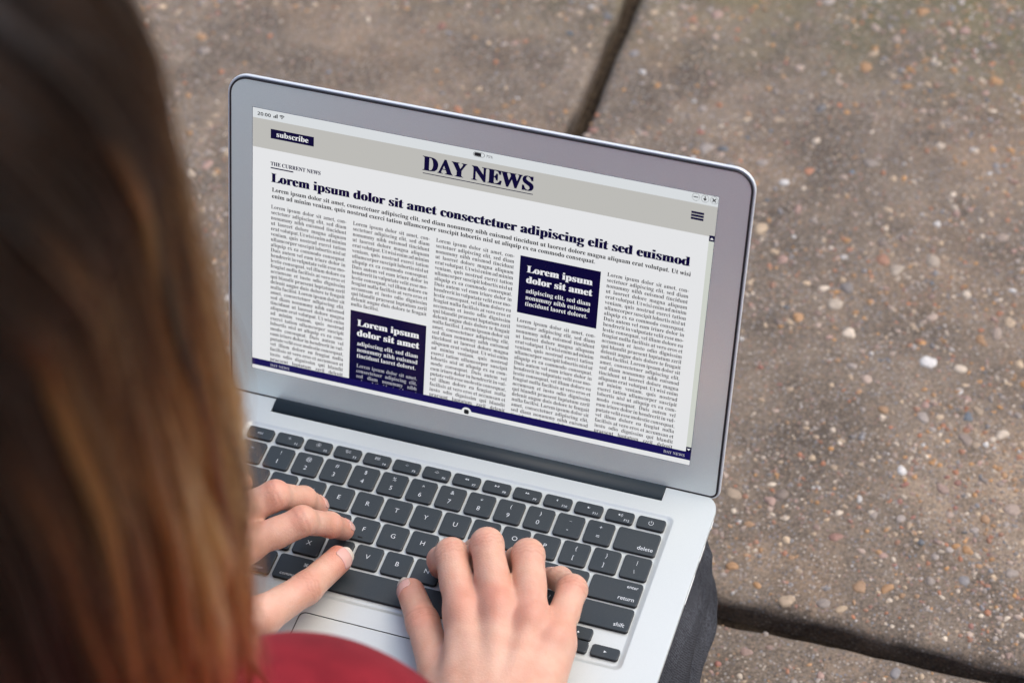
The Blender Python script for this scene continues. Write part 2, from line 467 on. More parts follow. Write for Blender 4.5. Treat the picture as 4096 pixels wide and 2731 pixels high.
# ------------------------------------------------------------------ glyphs
_g = {}
_fc = bpy.data.curves.new('glyph', 'FONT'); _fo = bpy.data.objects.new('glyph', _fc); col.objects.link(_fo)
_fc.size = 1.0; _fc.resolution_u = 3
def _mk(s, off=0.):
    _fc.body = s; _fc.offset = off
    bpy.context.view_layer.update()
    dg = bpy.context.evaluated_depsgraph_get()
    e = _fo.evaluated_get(dg); me = e.to_mesh()
    v = [(q.co.x, q.co.y) for q in me.vertices]; f = [tuple(p.vertices) for p in me.polygons]
    e.to_mesh_clear()
    return v, f
def bold(ch):
    if 'A' <= ch <= 'Z': return chr(0x1D400 + ord(ch) - 65)
    if 'a' <= ch <= 'z': return chr(0x1D41A + ord(ch) - 97)
    if '0' <= ch <= '9': return chr(0x1D7CE + ord(ch) - 48)
    return ch
def sansb(ch):
    if 'A' <= ch <= 'Z': return chr(0x1D5D4 + ord(ch) - 65)
    if 'a' <= ch <= 'z': return chr(0x1D5EE + ord(ch) - 97)
    if '0' <= ch <= '9': return chr(0x1D7EC + ord(ch) - 48)
    return ch
_dot = max(q[0] for q in _mk('.')[0])
def glyph(ch, style='r', off=0.):
    k = (ch, style, off)
    if k not in _g:
        c = {'r': lambda x: x, 'b': bold, 's': sansb}[style](ch)
        if ch == ' ':
            _g[k] = ([], [], .26); return _g[k]
        v, f = _mk(c, off)
        adv = max(q[0] for q in _mk(c + '.')[0]) - _dot
        _g[k] = (v, f, adv)
    return _g[k]
def width(s, style='r', track=0.): return sum(glyph(c, style)[2] + track for c in s)

class Text:
    """collects glyph polygons in a plane; (x, y) with y down the page is for the caller's T to place"""
    def __init__(s): s.mb = MB(); s.n = 0
    def put(s, txt, x, y, size, style='r', sx=1., track=0., fat=0., off=0., z=0.):
        for ch in txt:
            v, f, a = glyph(ch, style, off)
            if v:
                reps = (0,) if not fat else (-fat, 0, fat)
                for q, dx in enumerate(reps):
                    s.mb.add(([(x + (p[0] + dx) * size * sx, y + p[1] * size, z + .004 * q) for p in v], f))
            x += (a + track) * size * sx
        return x
    def fit(s, txt, x, y, w_, size, style='r', **kw):
        """horizontal scale so that the line is w_ wide"""
        tr = kw.get('track', 0.)
        s.put(txt, x, y, size, style, sx=w_ / (width(txt, style, tr) * size), **kw)
    def justify(s, txt, x, y, w_, size, style='b', sx=1., **kw):
        ws = txt.split(' '); tot = sum(width(q, style) for q in ws) * size * sx
        gap = (w_ - tot) / max(1, len(ws) - 1)
        for q in ws:
            s.put(q, x, y, size, style, sx=sx, **kw); x += width(q, style) * size * sx + gap

# ------------------------------------------------------------------ laptop
lap = empty('laptop', (0, -70, -12), label='silver laptop open on the lap of the person, showing a newspaper page', cat='laptop')
DZ = -1.2         # deck height
# deck outline with the hinge notch at the back
R_ = 12
def outline(ins=0., n=8):
    P = rrect(-162.5 + ins, -183 + ins, 162.5 - ins, 46 - ins, (10 - ins * .6, R_ - ins * .6, R_ - ins * .6, 10 - ins * .6), n)
    return P
notch = [(129, 46), (129, 34), (-129, 34), (-129, 46)]
out0 = outline()
k = 2 * 9                          # after the top-right corner comes the notch
outer = out0[:k] + notch + out0[k:]
WX0, WX1, WY0, WY1 = -140.6, 140.6, -90.2, 24.3
well = rrect(WX0, WY0, WX1, WY1, 4.5, 6)
TPX, TY0, TY1 = 53.0, -179.0, -102.6
pad = rrect(-TPX, TY0, TPX, TY1, 4.0, 6)
mb = MB()
mb.add(flat(outer, [well[::-1], pad[::-1]], DZ))
def ring(P, z): return [(x, y, z) for x, y in P]
def deckside(P, ins, dz, zr):
    q = []
    for x, y in P:
        yy = (y + 183) / 229.
        q.append((x * (1 - ins / 162.5), y + (ins if y < -100 else (-ins if y > 40 else 0)), DZ + dz + zr * yy))
    return q
vf = loft([ring(outer, DZ), deckside(outer, -.25, -.35, 0), deckside(outer, -.25, -2.2, -.6), deckside(outer, 2.2, -3.4, -2.6), deckside(outer, 10, -4.4, -6.5)], False, False)
mb.add((vf[0], [t[::-1] for t in vf[1]]))
bt = deckside(outer, 10, -4.4, -6.5)
b_, t_ = flat([(q[0], q[1]) for q in bt])
mb.add(([(q[0], q[1], w3[2]) for q, w3 in zip(b_, bt)], [t[::-1] for t in t_]))
# bevelled step down into the keyboard well
W1 = rrect(WX0 + .5, WY0 + .5, WX1 - .5, WY1 - .5, 4.2, 6); W2 = rrect(WX0 + 2.2, WY0 + 1.9, WX1 - 2.2, WY1 - 1.9, 3.4, 6); W3 = rrect(WX0 + 3.4, WY0 + 2.9, WX1 - 3.4, WY1 - 2.9, 2.8, 6)
FLOOR = DZ - .95
vf = loft([ring(well, DZ), ring(W1, DZ - .10), ring(W2, FLOOR + .25), ring(W3, FLOOR)], False, False)
mb.add(vf)
mb.build('base', M_ALU, lap, smooth=False)
MB().add(flat(W3, (), FLOOR)).build('keyboard_plate', M_ALU, lap)
# trackpad in its thin dark seam
seam = MB(); seam.add(flat(rrect(-TPX - .3, TY0 - .3, TPX + .3, TY1 + .3, 4.3, 6), (), DZ - .8)); seam.build('trackpad_seam', M_RUB, lap)
tp = rrect(-TPX + .42, TY0 + .42, TPX - .42, TY1 - .42, 3.7, 6)
tp2 = rrect(-TPX + .75, TY0 + .75, TPX - .75, TY1 - .75, 3.4, 6)
vf = loft([ring(tp, DZ - .7), ring(tp, DZ - .3), ring(tp2, DZ - .12)], False, True)
MB().add(vf).build('trackpad', M_ALU, lap)
# hinge barrel
hv = []
for k in range(13):
    a = math.radians(-10 + 200 * k / 12)
    hv.append((41.2 - 6.6 * math.cos(a), -4.6 + 5.2 * math.sin(a)))
vs = [(x, y, z) for x in (-128.6, 128.6) for y, z in hv]
n = len(hv); fs = [(i, i + 1, n + i + 1, n + i)[::-1] for i in range(n - 1)] + [tuple(range(n)), tuple(range(n, 2 * n))[::-1]]
o = MB().add((vs, fs)).build('hinge', M_HINGE, lap, smooth=True)
o.data.polygons.foreach_set('use_smooth', [True] * (n - 1) + [False] * 2)
# ports on the right side
for (y0, y1, z, h) in ((23, 30, -4.2, 1.6), (-2, 11, -3.9, 2.2), (-34, -12, -3.6, 1.1)):
    mb = MB()
    P = rrect(y0, z - h / 2, y1, z + h / 2, h * .45, 4); P2 = rrect(y0 + .35, z - h / 2 + .35, y1 - .35, z + h / 2 - .35, h * .28, 4)
    mb.add(loft([[(162.72, a, c) for a, c in P], [(163.0, a, c) for a, c in P], [(163.0, a, c) for a, c in P2], [(162.9, a, c) for a, c in P2]], False, False), 0)
    mb.add(([(162.9, a, c) for a, c in P2], [tuple(range(len(P2)))]), 1)
    mb.build('port', [M_PORT, M_PORTHOLE], lap)

# ---- keys
U = 19.0; PY = 18.70
def key_mesh(w_, h_):
    T_ = .0; H0 = FLOOR + .15
    o0 = rrect(-w_ / 2, -h_ / 2, w_ / 2, h_ / 2, 1.9, 5)
    o1 = rrect(-w_ / 2 + .08, -h_ / 2 + .08, w_ / 2 - .08, h_ / 2 - .08, 1.85, 5)
    o2 = rrect(-w_ / 2 + .42, -h_ / 2 + .42, w_ / 2 - .42, h_ / 2 - .42, 1.6, 5)
    mb = MB()
    mb.add(loft([ring(o0, H0), ring(o0, -.45), ring(o1, -.22)], False, False), 1)
    mb.add(loft([ring(o1, -.22), ring(o2, .0)], False, True), 0)
    me = mesh('key', mb.v, mb.f, [M_KEY, M_KEYSIDE], False, mb.m, local=True)
    return me
_km = {}
def rects(mb, L, z=.04):
    for (x0, y0, x1, y1) in L: mb.add(([(x0, y0, z), (x1, y0, z), (x1, y1, z), (x0, y1, z)], [(0, 1, 2, 3)]))
def frame(mb, x0, y0, x1, y1, t=.16): rects(mb, [(x0, y0, x1, y0 + t), (x0, y1 - t, x1, y1), (x0, y0 + t, x0 + t, y1 - t), (x1 - t, y0 + t, x1, y1 - t)])
def tri(mb, P, z=.04): mb.add(([(x, y, z) for x, y in P], [tuple(range(len(P)))]))
def arc(mb, cx, cy, r, t, a0, a1, n=16, z=.04):
    vs = []
    for i in range(n + 1):
        a = math.radians(a0 + (a1 - a0) * i / n)
        vs += [(cx + (r - t) * math.cos(a), cy + (r - t) * math.sin(a), z), (cx + r * math.cos(a), cy + r * math.sin(a), z)]
    mb.add((vs, [(2 * i, 2 * i + 1, 2 * i + 3, 2 * i + 2) for i in range(n)]))
def rays(mb, cx, cy, r0, r1, t, angs):
    for a in angs:
        a = math.radians(a); c, s = math.cos(a), math.sin(a)
        tri(mb, [(cx + r0 * c + t * s, cy + r0 * s - t * c), (cx + r1 * c + t * s, cy + r1 * s - t * c), (cx + r1 * c - t * s, cy + r1 * s + t * c), (cx + r0 * c - t * s, cy + r0 * s + t * c)])
def legend_for(spec, w_, h_):
    """spec: list of drawing commands"""
    t = Text(); mb = t.mb; K = .94
    for s in spec:
        k = s[0]
        if k == 'c':
            _, txt, x, y, size = s
            v = [q for ch in txt for q in [glyph(ch)[2]]]
            size *= K; t.put(txt, x - width(txt) * size / 2, y, size, off=-.008, z=.04)
        elif k == 'r': t.put(s[1], s[2] - width(s[1]) * s[4] * K, s[3], s[4] * K, z=.04)
        elif k == 'l': t.put(s[1], s[2], s[3], s[4] * K, z=.04)
        elif k == 'sun':
            r = s[3]; arc(mb, s[1], s[2], r, .2, 0, 360, 20)
            if s[4]: rays(mb, s[1], s[2], r + .35, r + .95, .1, range(0, 360, 45))
            else: rays(mb, s[1], s[2], r + .4, r + .62, .1, range(0, 360, 45))
        elif k == 'half':
            rays(mb, s[1], s[2], s[3], s[3] + s[4], .1, (10, 50, 90, 130, 170)); rects(mb, [(s[1] - .5, s[2] - .12, s[1] + .5, s[2] + .08)])
        elif k == 'frame': frame(mb, *s[1:])
        elif k == 'tri': tri(mb, s[1])
        elif k == 'rect': rects(mb, [s[1]])
        elif k == 'arc': arc(mb, *s[1:])
    return t
CT = 4.2
def fsym(n):
    y = .9
    L = []
    if n == 1: L = [('sun', 0, y, .55, False)]
    if n == 2: L = [('sun', 0, y, .62, True)]
    if n == 3: L = [('frame', -1.7, y + .15, -.1, y + 1.05), ('frame', -1.1, y - .95, .3, y - .1), ('frame', .75, y - .7, 1.75, y + .75)]
    if n == 4: L = [('frame', -1.5 + 1.15 * i, y + (.15 if j else -.95), -.7 + 1.15 * i, y + (.95 if j else -.15)) for i in range(3) for j in range(2)]
    if n == 5: L = [('half', 0, y - .3, .75, .25)]
    if n == 6: L = [('half', 0, y - .4, .8, .6)]
    if n == 7: L = [('tri', [(-1.3, y), (0, y - .65), (0, y + .65)]), ('tri', [(0, y), (1.2, y - .65), (1.2, y + .65)])]
    if n == 8: L = [('tri', [(-1.4, y - .7), (-.1, y), (-1.4, y + .7)]), ('rect', (.35, y - .65, .65, y + .65)), ('rect', (.95, y - .65, 1.25, y + .65))]
    if n == 9: L = [('tri', [(-1.2, y - .65), (0, y), (-1.2, y + .65)]), ('tri', [(0, y - .65), (1.25, y), (0, y + .65)])]
    if n >= 10:
        L = [('tri', [(-1.0, y - .22), (-.2, y - .8), (-.2, y + .8), (-1.0, y + .22)])]
        if n >= 11: L.append(('arc', -.2, y, .8, .16, -45, 45, 8))
        if n >= 12: L += [('arc', -.2, y, 1.35, .16, -45, 45, 8), ('arc', -.2, y, 1.9, .16, -45, 45, 8)]
    return L
keys = []
FW = 14.5 * U / 14
def addk(u, y, w_, h_, spec): keys.append(((u - 7.25) * U, y, w_, h_, spec))
CW, CH = U - 2.1, 16.5
addk(FW / U * .5, 15.24, FW - 2.3, 8.6, [('c', 'esc', 0, -.9, 3.1)])
for i in range(1, 13): addk(FW / U * (i + .5), 15.24, FW - 2.3, 8.6, fsym(i) + [('r', 'F%d' % i, 6.6, -3.1, 2.5)])
addk(FW / U * 13.5, 15.24, FW - 2.3, 8.6, [('arc', 0, -.1, 1.55, .26, 125, 415, 22), ('rect', (-.13, 0, .13, 1.9))])
for i, (a, c) in enumerate(zip('~!@#$%^&*()_+', '`1234567890-=')):
    addk(i + .5, 0, CW, CH, [('c', a, .1, 2.6 if a not in '~^*_' else (1.9 if a != '_' else 3.6), 4.1), ('c', c, 0, -4.4, 4.8)])
addk(13.75, 0, 1.5 * U - 2.1, CH, [('r', 'delete', 11.2, -5.4, 4.2)])
addk(.75, -PY, 1.5 * U - 2.1, CH, [('l', 'tab', -11, -5.4, 4.2)])
for i, c in enumerate('QWERTYUIOP'): addk(i + 2, -PY, CW, CH, [('c', c, .1, -1.2, 4.9)])
for i, (a, c) in enumerate((('{', '['), ('}', ']'), ('|', '\\'))): addk(12 + i, -PY, CW, CH, [('c', a, .1, 2.4, 4.1), ('c', c, -.1, -4.3, 4.1)])
addk(.875, -2 * PY, 1.75 * U - 2.1, CH, [('l', 'caps lock', -13, -5.4, 4.2)])
for i, c in enumerate('ASDFGHJKL'):
    sp = [('c', c, .1, -1.2, 4.9)]
    if c in 'FJ': sp = sp
    addk(i + 2.25, -2 * PY, CW, CH, sp)
addk(11.25, -2 * PY, CW, CH, [('c', ':', 0, 2.2, 4), ('c', ';', 0, -3.8, 4)])
addk(12.25, -2 * PY, CW, CH, [('c', '"', 0, 1.6, 4.2), ('c', "'", 0, -4.6, 4.2)])
addk(13.625, -2 * PY, 1.75 * U - 2.1, CH, [('r', 'enter', 13.2, 3.4, 3.4), ('r', 'return', 13.2, -5.4, 4.2)])
addk(1.125, -3 * PY, 2.25 * U - 2.1, CH, [('l', 'shift', -17, -5.4, 4.2)])
for i, c in enumerate('ZXCVBNM'): addk(i + 2.75, -3 * PY, CW, CH, [('c', c, .1, -1.2, 4.9)])
for i, (a, c) in enumerate((('<', ','), ('>', '.'), ('?', '/'))): addk(9.75 + i, -3 * PY, CW, CH, [('c', a, 0, 2.2, 4), ('c', c, 0, -3.8, 4)])
addk(13.375, -3 * PY, 2.25 * U - 2.1, CH, [('r', 'shift', 17.4, -5.4, 4.2)])
BY, BH = -75.6, 17.4
addk(.5, BY, CW, BH, [('l', 'fn', -6, 3, 3.4)])
addk(1.5, BY, CW, BH, [('c', 'control', 0, -6.2, 3.2)])
addk(2.5, BY, CW, BH, [('c', 'option', 0, -6.2, 3.2)])
addk(3.625, BY, 1.25 * U - 2.1, BH, [('r', '\u2318', 8.6, 2.6, 3.4), ('c', 'command', 0, -6.2, 3.5)])
addk(6.75, BY, 5 * U - 2.1, BH, [])
addk(9.875, BY, 1.25 * U - 2.1, BH, [('l', '\u2318', -8.6, 2.6, 3.4), ('c', 'command', 0, -6.2, 3.5)])
addk(11.0, BY, CW, BH, [('c', 'option', 0, -6.2, 3.2)])
addk(12.0, -80.4, CW, 8.0, [('tri', [(.7, -.7), (.7, .7), (-.7, 0)])])
addk(13.0, -71.4, CW, 8.4, [('tri', [(-.8, -.6), (.8, -.6), (0, .8)])])
addk(13.0, -80.4, CW, 8.0, [('tri', [(-.8, .6), (0, -.8), (.8, .6)])])
addk(14.0, -80.4, CW, 8.0, [('tri', [(-.7, -.75), (.9, 0), (-.7, .75)])])
for (x, y, w_, h_, spec) in keys:
    kk = (round(w_, 2), h_)
    if kk not in _km: _km[kk] = key_mesh(w_, h_)
    ko = link('key', _km[kk], lap, loc=(x, y, 0))
    if spec:
        t = legend_for(spec, w_, h_)
        me = mesh('legend', t.mb.v, t.mb.f, M_LEG, False, local=True)
        link('legend', me, ko, loc=(x, y, 0))
        if spec[0][1] in ('F', 'J'):
            P = rrect(-1.6, -6.3, 1.6, -5.5, .38, 4)
            mb = MB().add(loft([ring(P, -.05), ring(P, .18), ring(rrect(-1.4, -6.15, 1.4, -5.65, .2, 4), .32)], False, True))
            link('home_bar', mesh('home_bar', mb.v, mb.f, M_KEYSIDE, True, local=True), ko, loc=(x, y, 0))

# ---- lid; local (u right, v up the lid, t out of the screen towards the person)
LA = 1.20937648
LO = np.array([-1.018, 44.259, -2.736]); LU = np.array([1., 0, 0]); LV = np.array([0, math.cos(LA), math.sin(LA)]); LN = np.cross(LU, LV)
def L3(q): return LO + q[0] * LU + q[1] * LV + q[2] * LN
LH = 220.1; HW = 162.5; UC = 0.6
def lr(ins, t): 
    return [(x, y, t) for x, y in rrect(UC - HW + ins, ins, UC + HW - ins, LH - ins, (max(.5, 6 - ins), 13.5 - ins, 13.5 - ins, max(.5, 6 - ins)), 10)]
mb = MB()
vf = loft([lr(1.3, -.9), lr(.5, -.55), lr(.1, -.75), lr(0, -1.2), lr(0, -2.6), lr(.5, -3.7), lr(2.0, -4.7), lr(6, -5.2)], False, True)
mb.add((vf[0], [t[::-1] for t in vf[1]]), T=L3)
mb.build('lid', M_SHELL, lap, smooth=True)
mb = MB()
vf = loft([lr(1.35, -1.0), lr(1.3, .1), lr(1.6, .35), lr(2.3, .35), lr(2.5, 0), lr(2.5, -.6)], False, False)
mb.add((vf[0], [t for t in vf[1]]), T=L3)
mb.build('gasket', M_RUB, lap, smooth=True)
SX, SY = -145.7, 200.6       # page origin (top left) in u, v
PW, PH = 288.6, 180.3
oo = [(x, y) for x, y, _ in lr(2.45, 0)]
scr_r = [(SX, SY - PH), (SX + PW, SY - PH), (SX + PW, SY), (SX, SY)]
mb = MB(); mb.add(flat(oo, [scr_r[::-1]], 0.), T=L3)
mb.add(loft([[(x, y, 0.) for x, y in scr_r], [(x, y, -.6) for x, y in scr_r]], False, False), T=L3)
mb.build('bezel', M_BEZ, lap)
mb = MB(); mb.add(([(SX, SY - PH, -.2), (SX + PW, SY - PH, -.2), (SX + PW, SY, -.2), (SX, SY, -.2)], [(0, 1, 2, 3)]), 0, L3)
e = .28
for x0, y0, x1, y1 in ((SX, SY - e, SX + PW, SY), (SX, SY - PH, SX + e, SY - e), (SX + PW - e, SY - PH, SX + PW, SY - e), (SX + e, SY - PH, SX + PW - e, SY - PH + e)):
    mb.add(([(x0, y0, -.04), (x1, y0, -.04), (x1, y1, -.04), (x0, y1, -.04)], [(0, 1, 2, 3)]), 1, L3)
screen = mb.build('screen', [M_PAGE, mat('screen_edge', (.10, .13, .17), .4)], lap)

def PG(z):      # page coordinates (x right, y down from the top left corner) -> lid
    return lambda q: L3((SX + q[0], SY - q[1], -.18 + z + (q[2] if len(q) > 2 else 0)))
def prect(name, L, m, z):
    mb = MB()
    for x0, y0, x1, y1 in L: mb.add(([(x0, y0), (x0, y1), (x1, y1), (x1, y0)], [(0, 1, 2, 3)]), 0, PG(z))
    return mb.build(name, m, screen)
def ptext(name, fn, m, z=.05):
    t = Text(); fn(t)
    mb = MB(); mb.add(([(x, -y, q) for x, y, q in t.mb.v], t.mb.f), 0, PG(z))
    return mb.build(name, m, screen)
e2 = .3
prect('status_bar', [(e2, e2, PW - e2, 6.8)], M_STATUS, .01)
prect('header_band', [(e2, 6.8, PW - e2, 25.9)], M_BAND, .01)
prect('subscribe_button', [(12.0, 12.3, 40.0, 18.5)], M_NAVY, .02)
ptext('button_text', lambda t: t.fit('subscribe', 15.6, -16.8, 20.9, 4.9, 'b', fat=.012), M_WTXT, .03)
ptext('clock_text', lambda t: t.fit('20:00', 3.2, -4.9, 8.9, 3.1, 's'), M_INK2, .03)
prect('signal_bars', [(13.7, 3.6, 14.4, 4.8), (14.7, 3.0, 15.4, 4.8), (15.7, 2.2, 16.4, 4.8)], M_INK2, .03)
mb = MB()
for r, th in ((2.55, .5), (1.75, .5), (.85, .85)): arc(mb, 19.2, -4.75, r, th, 48, 132, 8, 0)
mb.v = [(x, -y, z) for x, y, z in mb.v]; mb2 = MB(); mb2.add((mb.v, mb.f), 0, PG(.03)); mb2.build('wifi_symbol', M_INK2, screen)
# masthead
ptext('masthead_text', lambda t: t.fit('DAY NEWS', 109.4, -19.6, 69.2, 13.5, 'b', fat=.034), M_NAVY, .03)
prect('masthead_rule', [(109.7, 21.25, 178.3, 21.75)], M_NAVY, .03)
mb = MB()
bo = rrect(140.4, -4.35, 147.5, -1.45, 1.4, 6); bi = rrect(140.65, -4.1, 147.25, -1.7, 1.15, 6)
mb.add(loft([[(x, -y, 0) for x, y in bo], [(x, -y, 0) for x, y in bi]], False, False), 0, PG(.03))
mb.add(([(x, -y, 0) for x, y in rrect(141.0, -3.95, 145.3, -1.85, (.1, .1, .95, .95), 6)], [tuple(range(28))]), 0, PG(.03))
mb.build('battery_symbol', M_INK2, screen)
ptext('battery_text', lambda t: t.fit('75%', 148.3, -3.75, 4.3, 2.3, 'r'), M_INK2, .03)
mb = MB()
for cx in (274.9, 280.3, 285.7): arc(mb, cx, -3.0, 2.3, .16, 0, 360, 28, 0)
rects(mb, [(273.5, -3.3, 276.3, -2.7)], 0)
rects(mb, [(280.0, -3.0, 280.6, -1.5)], 0); tri(mb, [(280.3, -4.5), (281.5, -2.95), (279.1, -2.95)], 0)
for a in (45, 135): rays(mb, 285.7, -3.0, -1.5, 1.5, .33, (a,))
mb2 = MB(); mb2.add(([(x, -y, 0) for x, y, z in mb.v], mb.f), 0, PG(.03)); mb2.build('window_buttons', M_INK2, screen)
prect('menu_symbol', [(273.2, 12.0, 280.7, 13.4), (273.2, 13.9, 280.7, 15.3), (273.2, 15.8, 280.7, 17.2)], M_NAVY, .03)
# scroll bar
prect('scroll_bar', [(285.1, 28.9, PW - e2, 171)], M_GREEN, .02)
mb = MB()
for y0, up in ((25.2, 1), (167.5, 0)):
    mb.add(([(285.1, y0), (285.1, y0 + 3.7), (PW - e2, y0 + 3.7), (PW - e2, y0)], [(0, 1, 2, 3)]), 0, PG(.03))
    c = 286.75
    P = [(c - 1.1, y0 + 2.6), (c, y0 + 1.2), (c + 1.1, y0 + 2.6)] if up else [(c - 1.1, y0 + 1.2), (c + 1.1, y0 + 1.2), (c, y0 + 2.6)]
    mb.add((P, [(0, 1, 2)]), 1, PG(.04))
mb.build('scroll_buttons', [M_NAVY, M_WTXT], screen)
# article
ptext('kicker_text', lambda t: t.fit('THE CURRENT NEWS', 12.1, -36.35, 32.7, 3.7, 'b', fat=.02), M_NAVY, .03)
prect('kicker_rule', [(12.1, 37.5, 27.0, 38.3)], M_NAVY, .03)
ptext('headline_text', lambda t: t.fit('Lorem ipsum dolor sit amet consectetuer adipiscing elit sed euismod', 12.5, -47.3, 263, 8.7, 'b', fat=.042), M_NAVY, .03)
def sub(t):
    t.fit('Lorem ipsum dolor sit amet, consectetuer adipiscing elit, sed diam nonummy nibh euismod tincidunt ut laoreet dolore magna aliquam erat volutpat. Ut wisi', 13.0, -53.7, 263.8, 4.15, 'b', fat=.012)
    t.fit('enim ad minim veniam, quis nostrud exerci tation ullamcorper suscipit lobortis nisl ut aliquip ex ea commodo consequat.', 13.0, -58.0, 206.2, 4.15, 'b', fat=.012)
ptext('standfirst_text', sub, M_INK2, .03)
LOREM = """Lorem ipsum dolor sit amet, con-
sectetuer adipiscing elit, sed diam
nonummy nibh euismod tincidunt
ut laoreet dolore magna aliquam
erat volutpat. Ut wisi enim ad minim
veniam, quis nostrud exerci tation
ullamcorper suscipit lobortis nisl ut
aliquip ex ea commodo consequat.
Duis autem vel eum iriure dolor in
hendrerit in vulputate velit esse mo-
lestie consequat, vel illum dolore eu
feugiat nulla facilisis at vero eros et
accumsan et iusto odio dignissim
qui blandit praesent luptatum zzril
delenit augue duis dolore te feugait
nulla facilisi. Lorem ipsum dolor sit
amet, consectetuer adipiscing elit,
sed diam nonummy nibh euismod
tincidunt ut laoreet dolore magna
aliquam erat volutpat. Ut wisi enim
ad minim veniam, quis nostrud
exerci tation ullamcorper suscipit
lobortis nisl ut aliquip ex ea com-
modo consequat. Duis autem vel
eum iriure dolor in hendrerit in vul-
putate velit esse molestie consequat,
vel illum dolore eu feugiat nulla
facilisis at vero eros et accumsan et
iusto odio dignissim qui blandit
praesent luptatum zzril delenit""".split('\n')
CWD = 49.7; BS = 3.75; LP = 3.685
sxb = (CWD - .3 * 5) / (max(sum(width(q, 'b') for q in l.split(' ')) for l in LOREM) * BS)
sxb = min(sxb, CWD / (max(sum(width(q, 'b') for q in l.split(' ')) + .12 * l.count(' ') for l in LOREM) * BS))
def column(x, y, n, last_left=False):
    def f(t):
        for i in range(n):
            l = LOREM[i]; yy = -(y + i * LP)
            if last_left and i == n - 1: t.put('nulla facilisi.', x, yy, BS, 'b', sx=sxb, off=0.)
            else: t.justify(l, x, yy, CWD, BS, 'b', sx=sxb, off=0.)
    return f
ptext('article_column', column(12.5, 65.2, 30), M_INK, .03)
ptext('article_column', column(66.3, 65.0, 16, True), M_INK, .03)
ptext('article_column', column(119.9, 64.9, 30), M_INK, .03)
ptext('article_column', column(173.4, 107.0, 19), M_INK, .03)
ptext('article_column', column(227.0, 64.4, 30), M_INK, .03)
for (bx, by, yb) in ((173.2, 62.4, 100.7), (66.3, 123.4, 173)):
    prect('feature_box', [(bx, by, bx + 49.9, yb)], M_NAVY, .025)
def feat(x, y):
    def f(t):
        t.fit('Lorem ipsum', x, -y, 40.9, 6.5, 'b', fat=.03); t.fit('dolor sit amet', x, -(y + 7.1), 41.2, 6.5, 'b', fat=.03)
        t.fit('adipiscing elit, sed diam', x + .2, -(y + 13.8), 40.5, 4.2, 'b'); t.fit('nonummy nibh euismod', x + .2, -(y + 18.2), 40.4, 4.2, 'b'); t.fit('tincidunt laoret doloret.', x + .2, -(y + 22.5), 39.3, 4.2, 'b')
    return f
ptext('feature_text', feat(177.7, 72.6), M_WTXT, .04)
ptext('feature_text', feat(70.9, 133.5), M_WTXT, .04)
def small(t):
    for i, l in enumerate(['Lorem ipsum dolor sit amet,', 'consectetuer adipiscing elit,', 'sed diam nonummy nibh', 'euismod tincidunt ut laoreet']):
        t.justify(l, 71.1, -(163.0 + i * LP), 40.5, BS, 'b', sx=sxb * .97)
ptext('feature_small_text', small, M_WTXT2, .04)
# footer
mb = MB()
def sl_(x): return 172.6 - (x - 0) * .0075
mb.add(([(e2, 172.7), (e2, 177.4), (PW - e2, 176.6), (PW - e2, 170.9)], [(0, 1, 2, 3)]), 0, PG(.06))
mb.build('footer_bar', M_BAR, screen)
mb = MB(); mb.add(([(e2, 177.4), (e2, PH - e2), (PW - e2, PH - e2), (PW - e2, 176.6)], [(0, 1, 2, 3)]), 0, PG(.055)); mb.build('footer_strip', M_PAGE, screen)
ptext('footer_text', lambda t: t.fit('DAY NEWS', 12.7, -176.2, 13.2, 2.8, 'b'), M_WTXT2, .08)
ptext('footer_text', lambda t: t.fit('DAY NEWS', 271.4, -175.0, 13.4, 2.8, 'b'), M_WTXT2, .08)
mb = MB(); arc(mb, 144.9, -177.6, 3.2, 3.2, 0, 360, 28, 0); mb2 = MB(); mb2.add(([(x, -y, 0) for x, y, z in mb.v], mb.f), 0, PG(.07))
mb2.add(([(x, -y, 0.02) for x, y in rrect(143.3, -179.1, 146.5, -175.9, 1.0, 5)], [tuple(range(24))]), 1, PG(.07))
mb2.build('home_button', [M_PAGE, M_INK2], screen)
bpy.data.objects.remove(_fo)

# ------------------------------------------------------------------ person: distance fields -> one skin surface
def A(*p): return np.array(p, float)
def rcone(P, a, b, ra, rb):
    """tapered capsule from a (radius ra) to b (radius rb)"""
    a, b = np.asarray(a, float), np.asarray(b, float)
    d = b - a; L2 = d @ d
    t = np.clip(((P - a) @ d) / L2, 0, 1)
    q = P - a - t[:, None] * d
    return np.sqrt((q * q).sum(1)) - (ra + (rb - ra) * t)
def ell(P, c, r):
    q = (P - np.asarray(c, float)) / np.asarray(r, float)
    k0 = np.sqrt((q * q).sum(1)); k1 = np.sqrt(((q / np.asarray(r, float)) ** 2).sum(1)) + 1e-9
    return k0 * (k0 - 1) / k1
def smin(a, b, k):
    h = np.maximum(k - np.abs(a - b), 0) / k
    return np.minimum(a, b) - h * h * k * .25
def chain(P, pts, rad, k=3.):
    d = None
    for i in range(len(pts) - 1):
        e = rcone(P, pts[i], pts[i + 1], rad[i], rad[i + 1])
        d = e if d is None else smin(d, e, k)
    return d

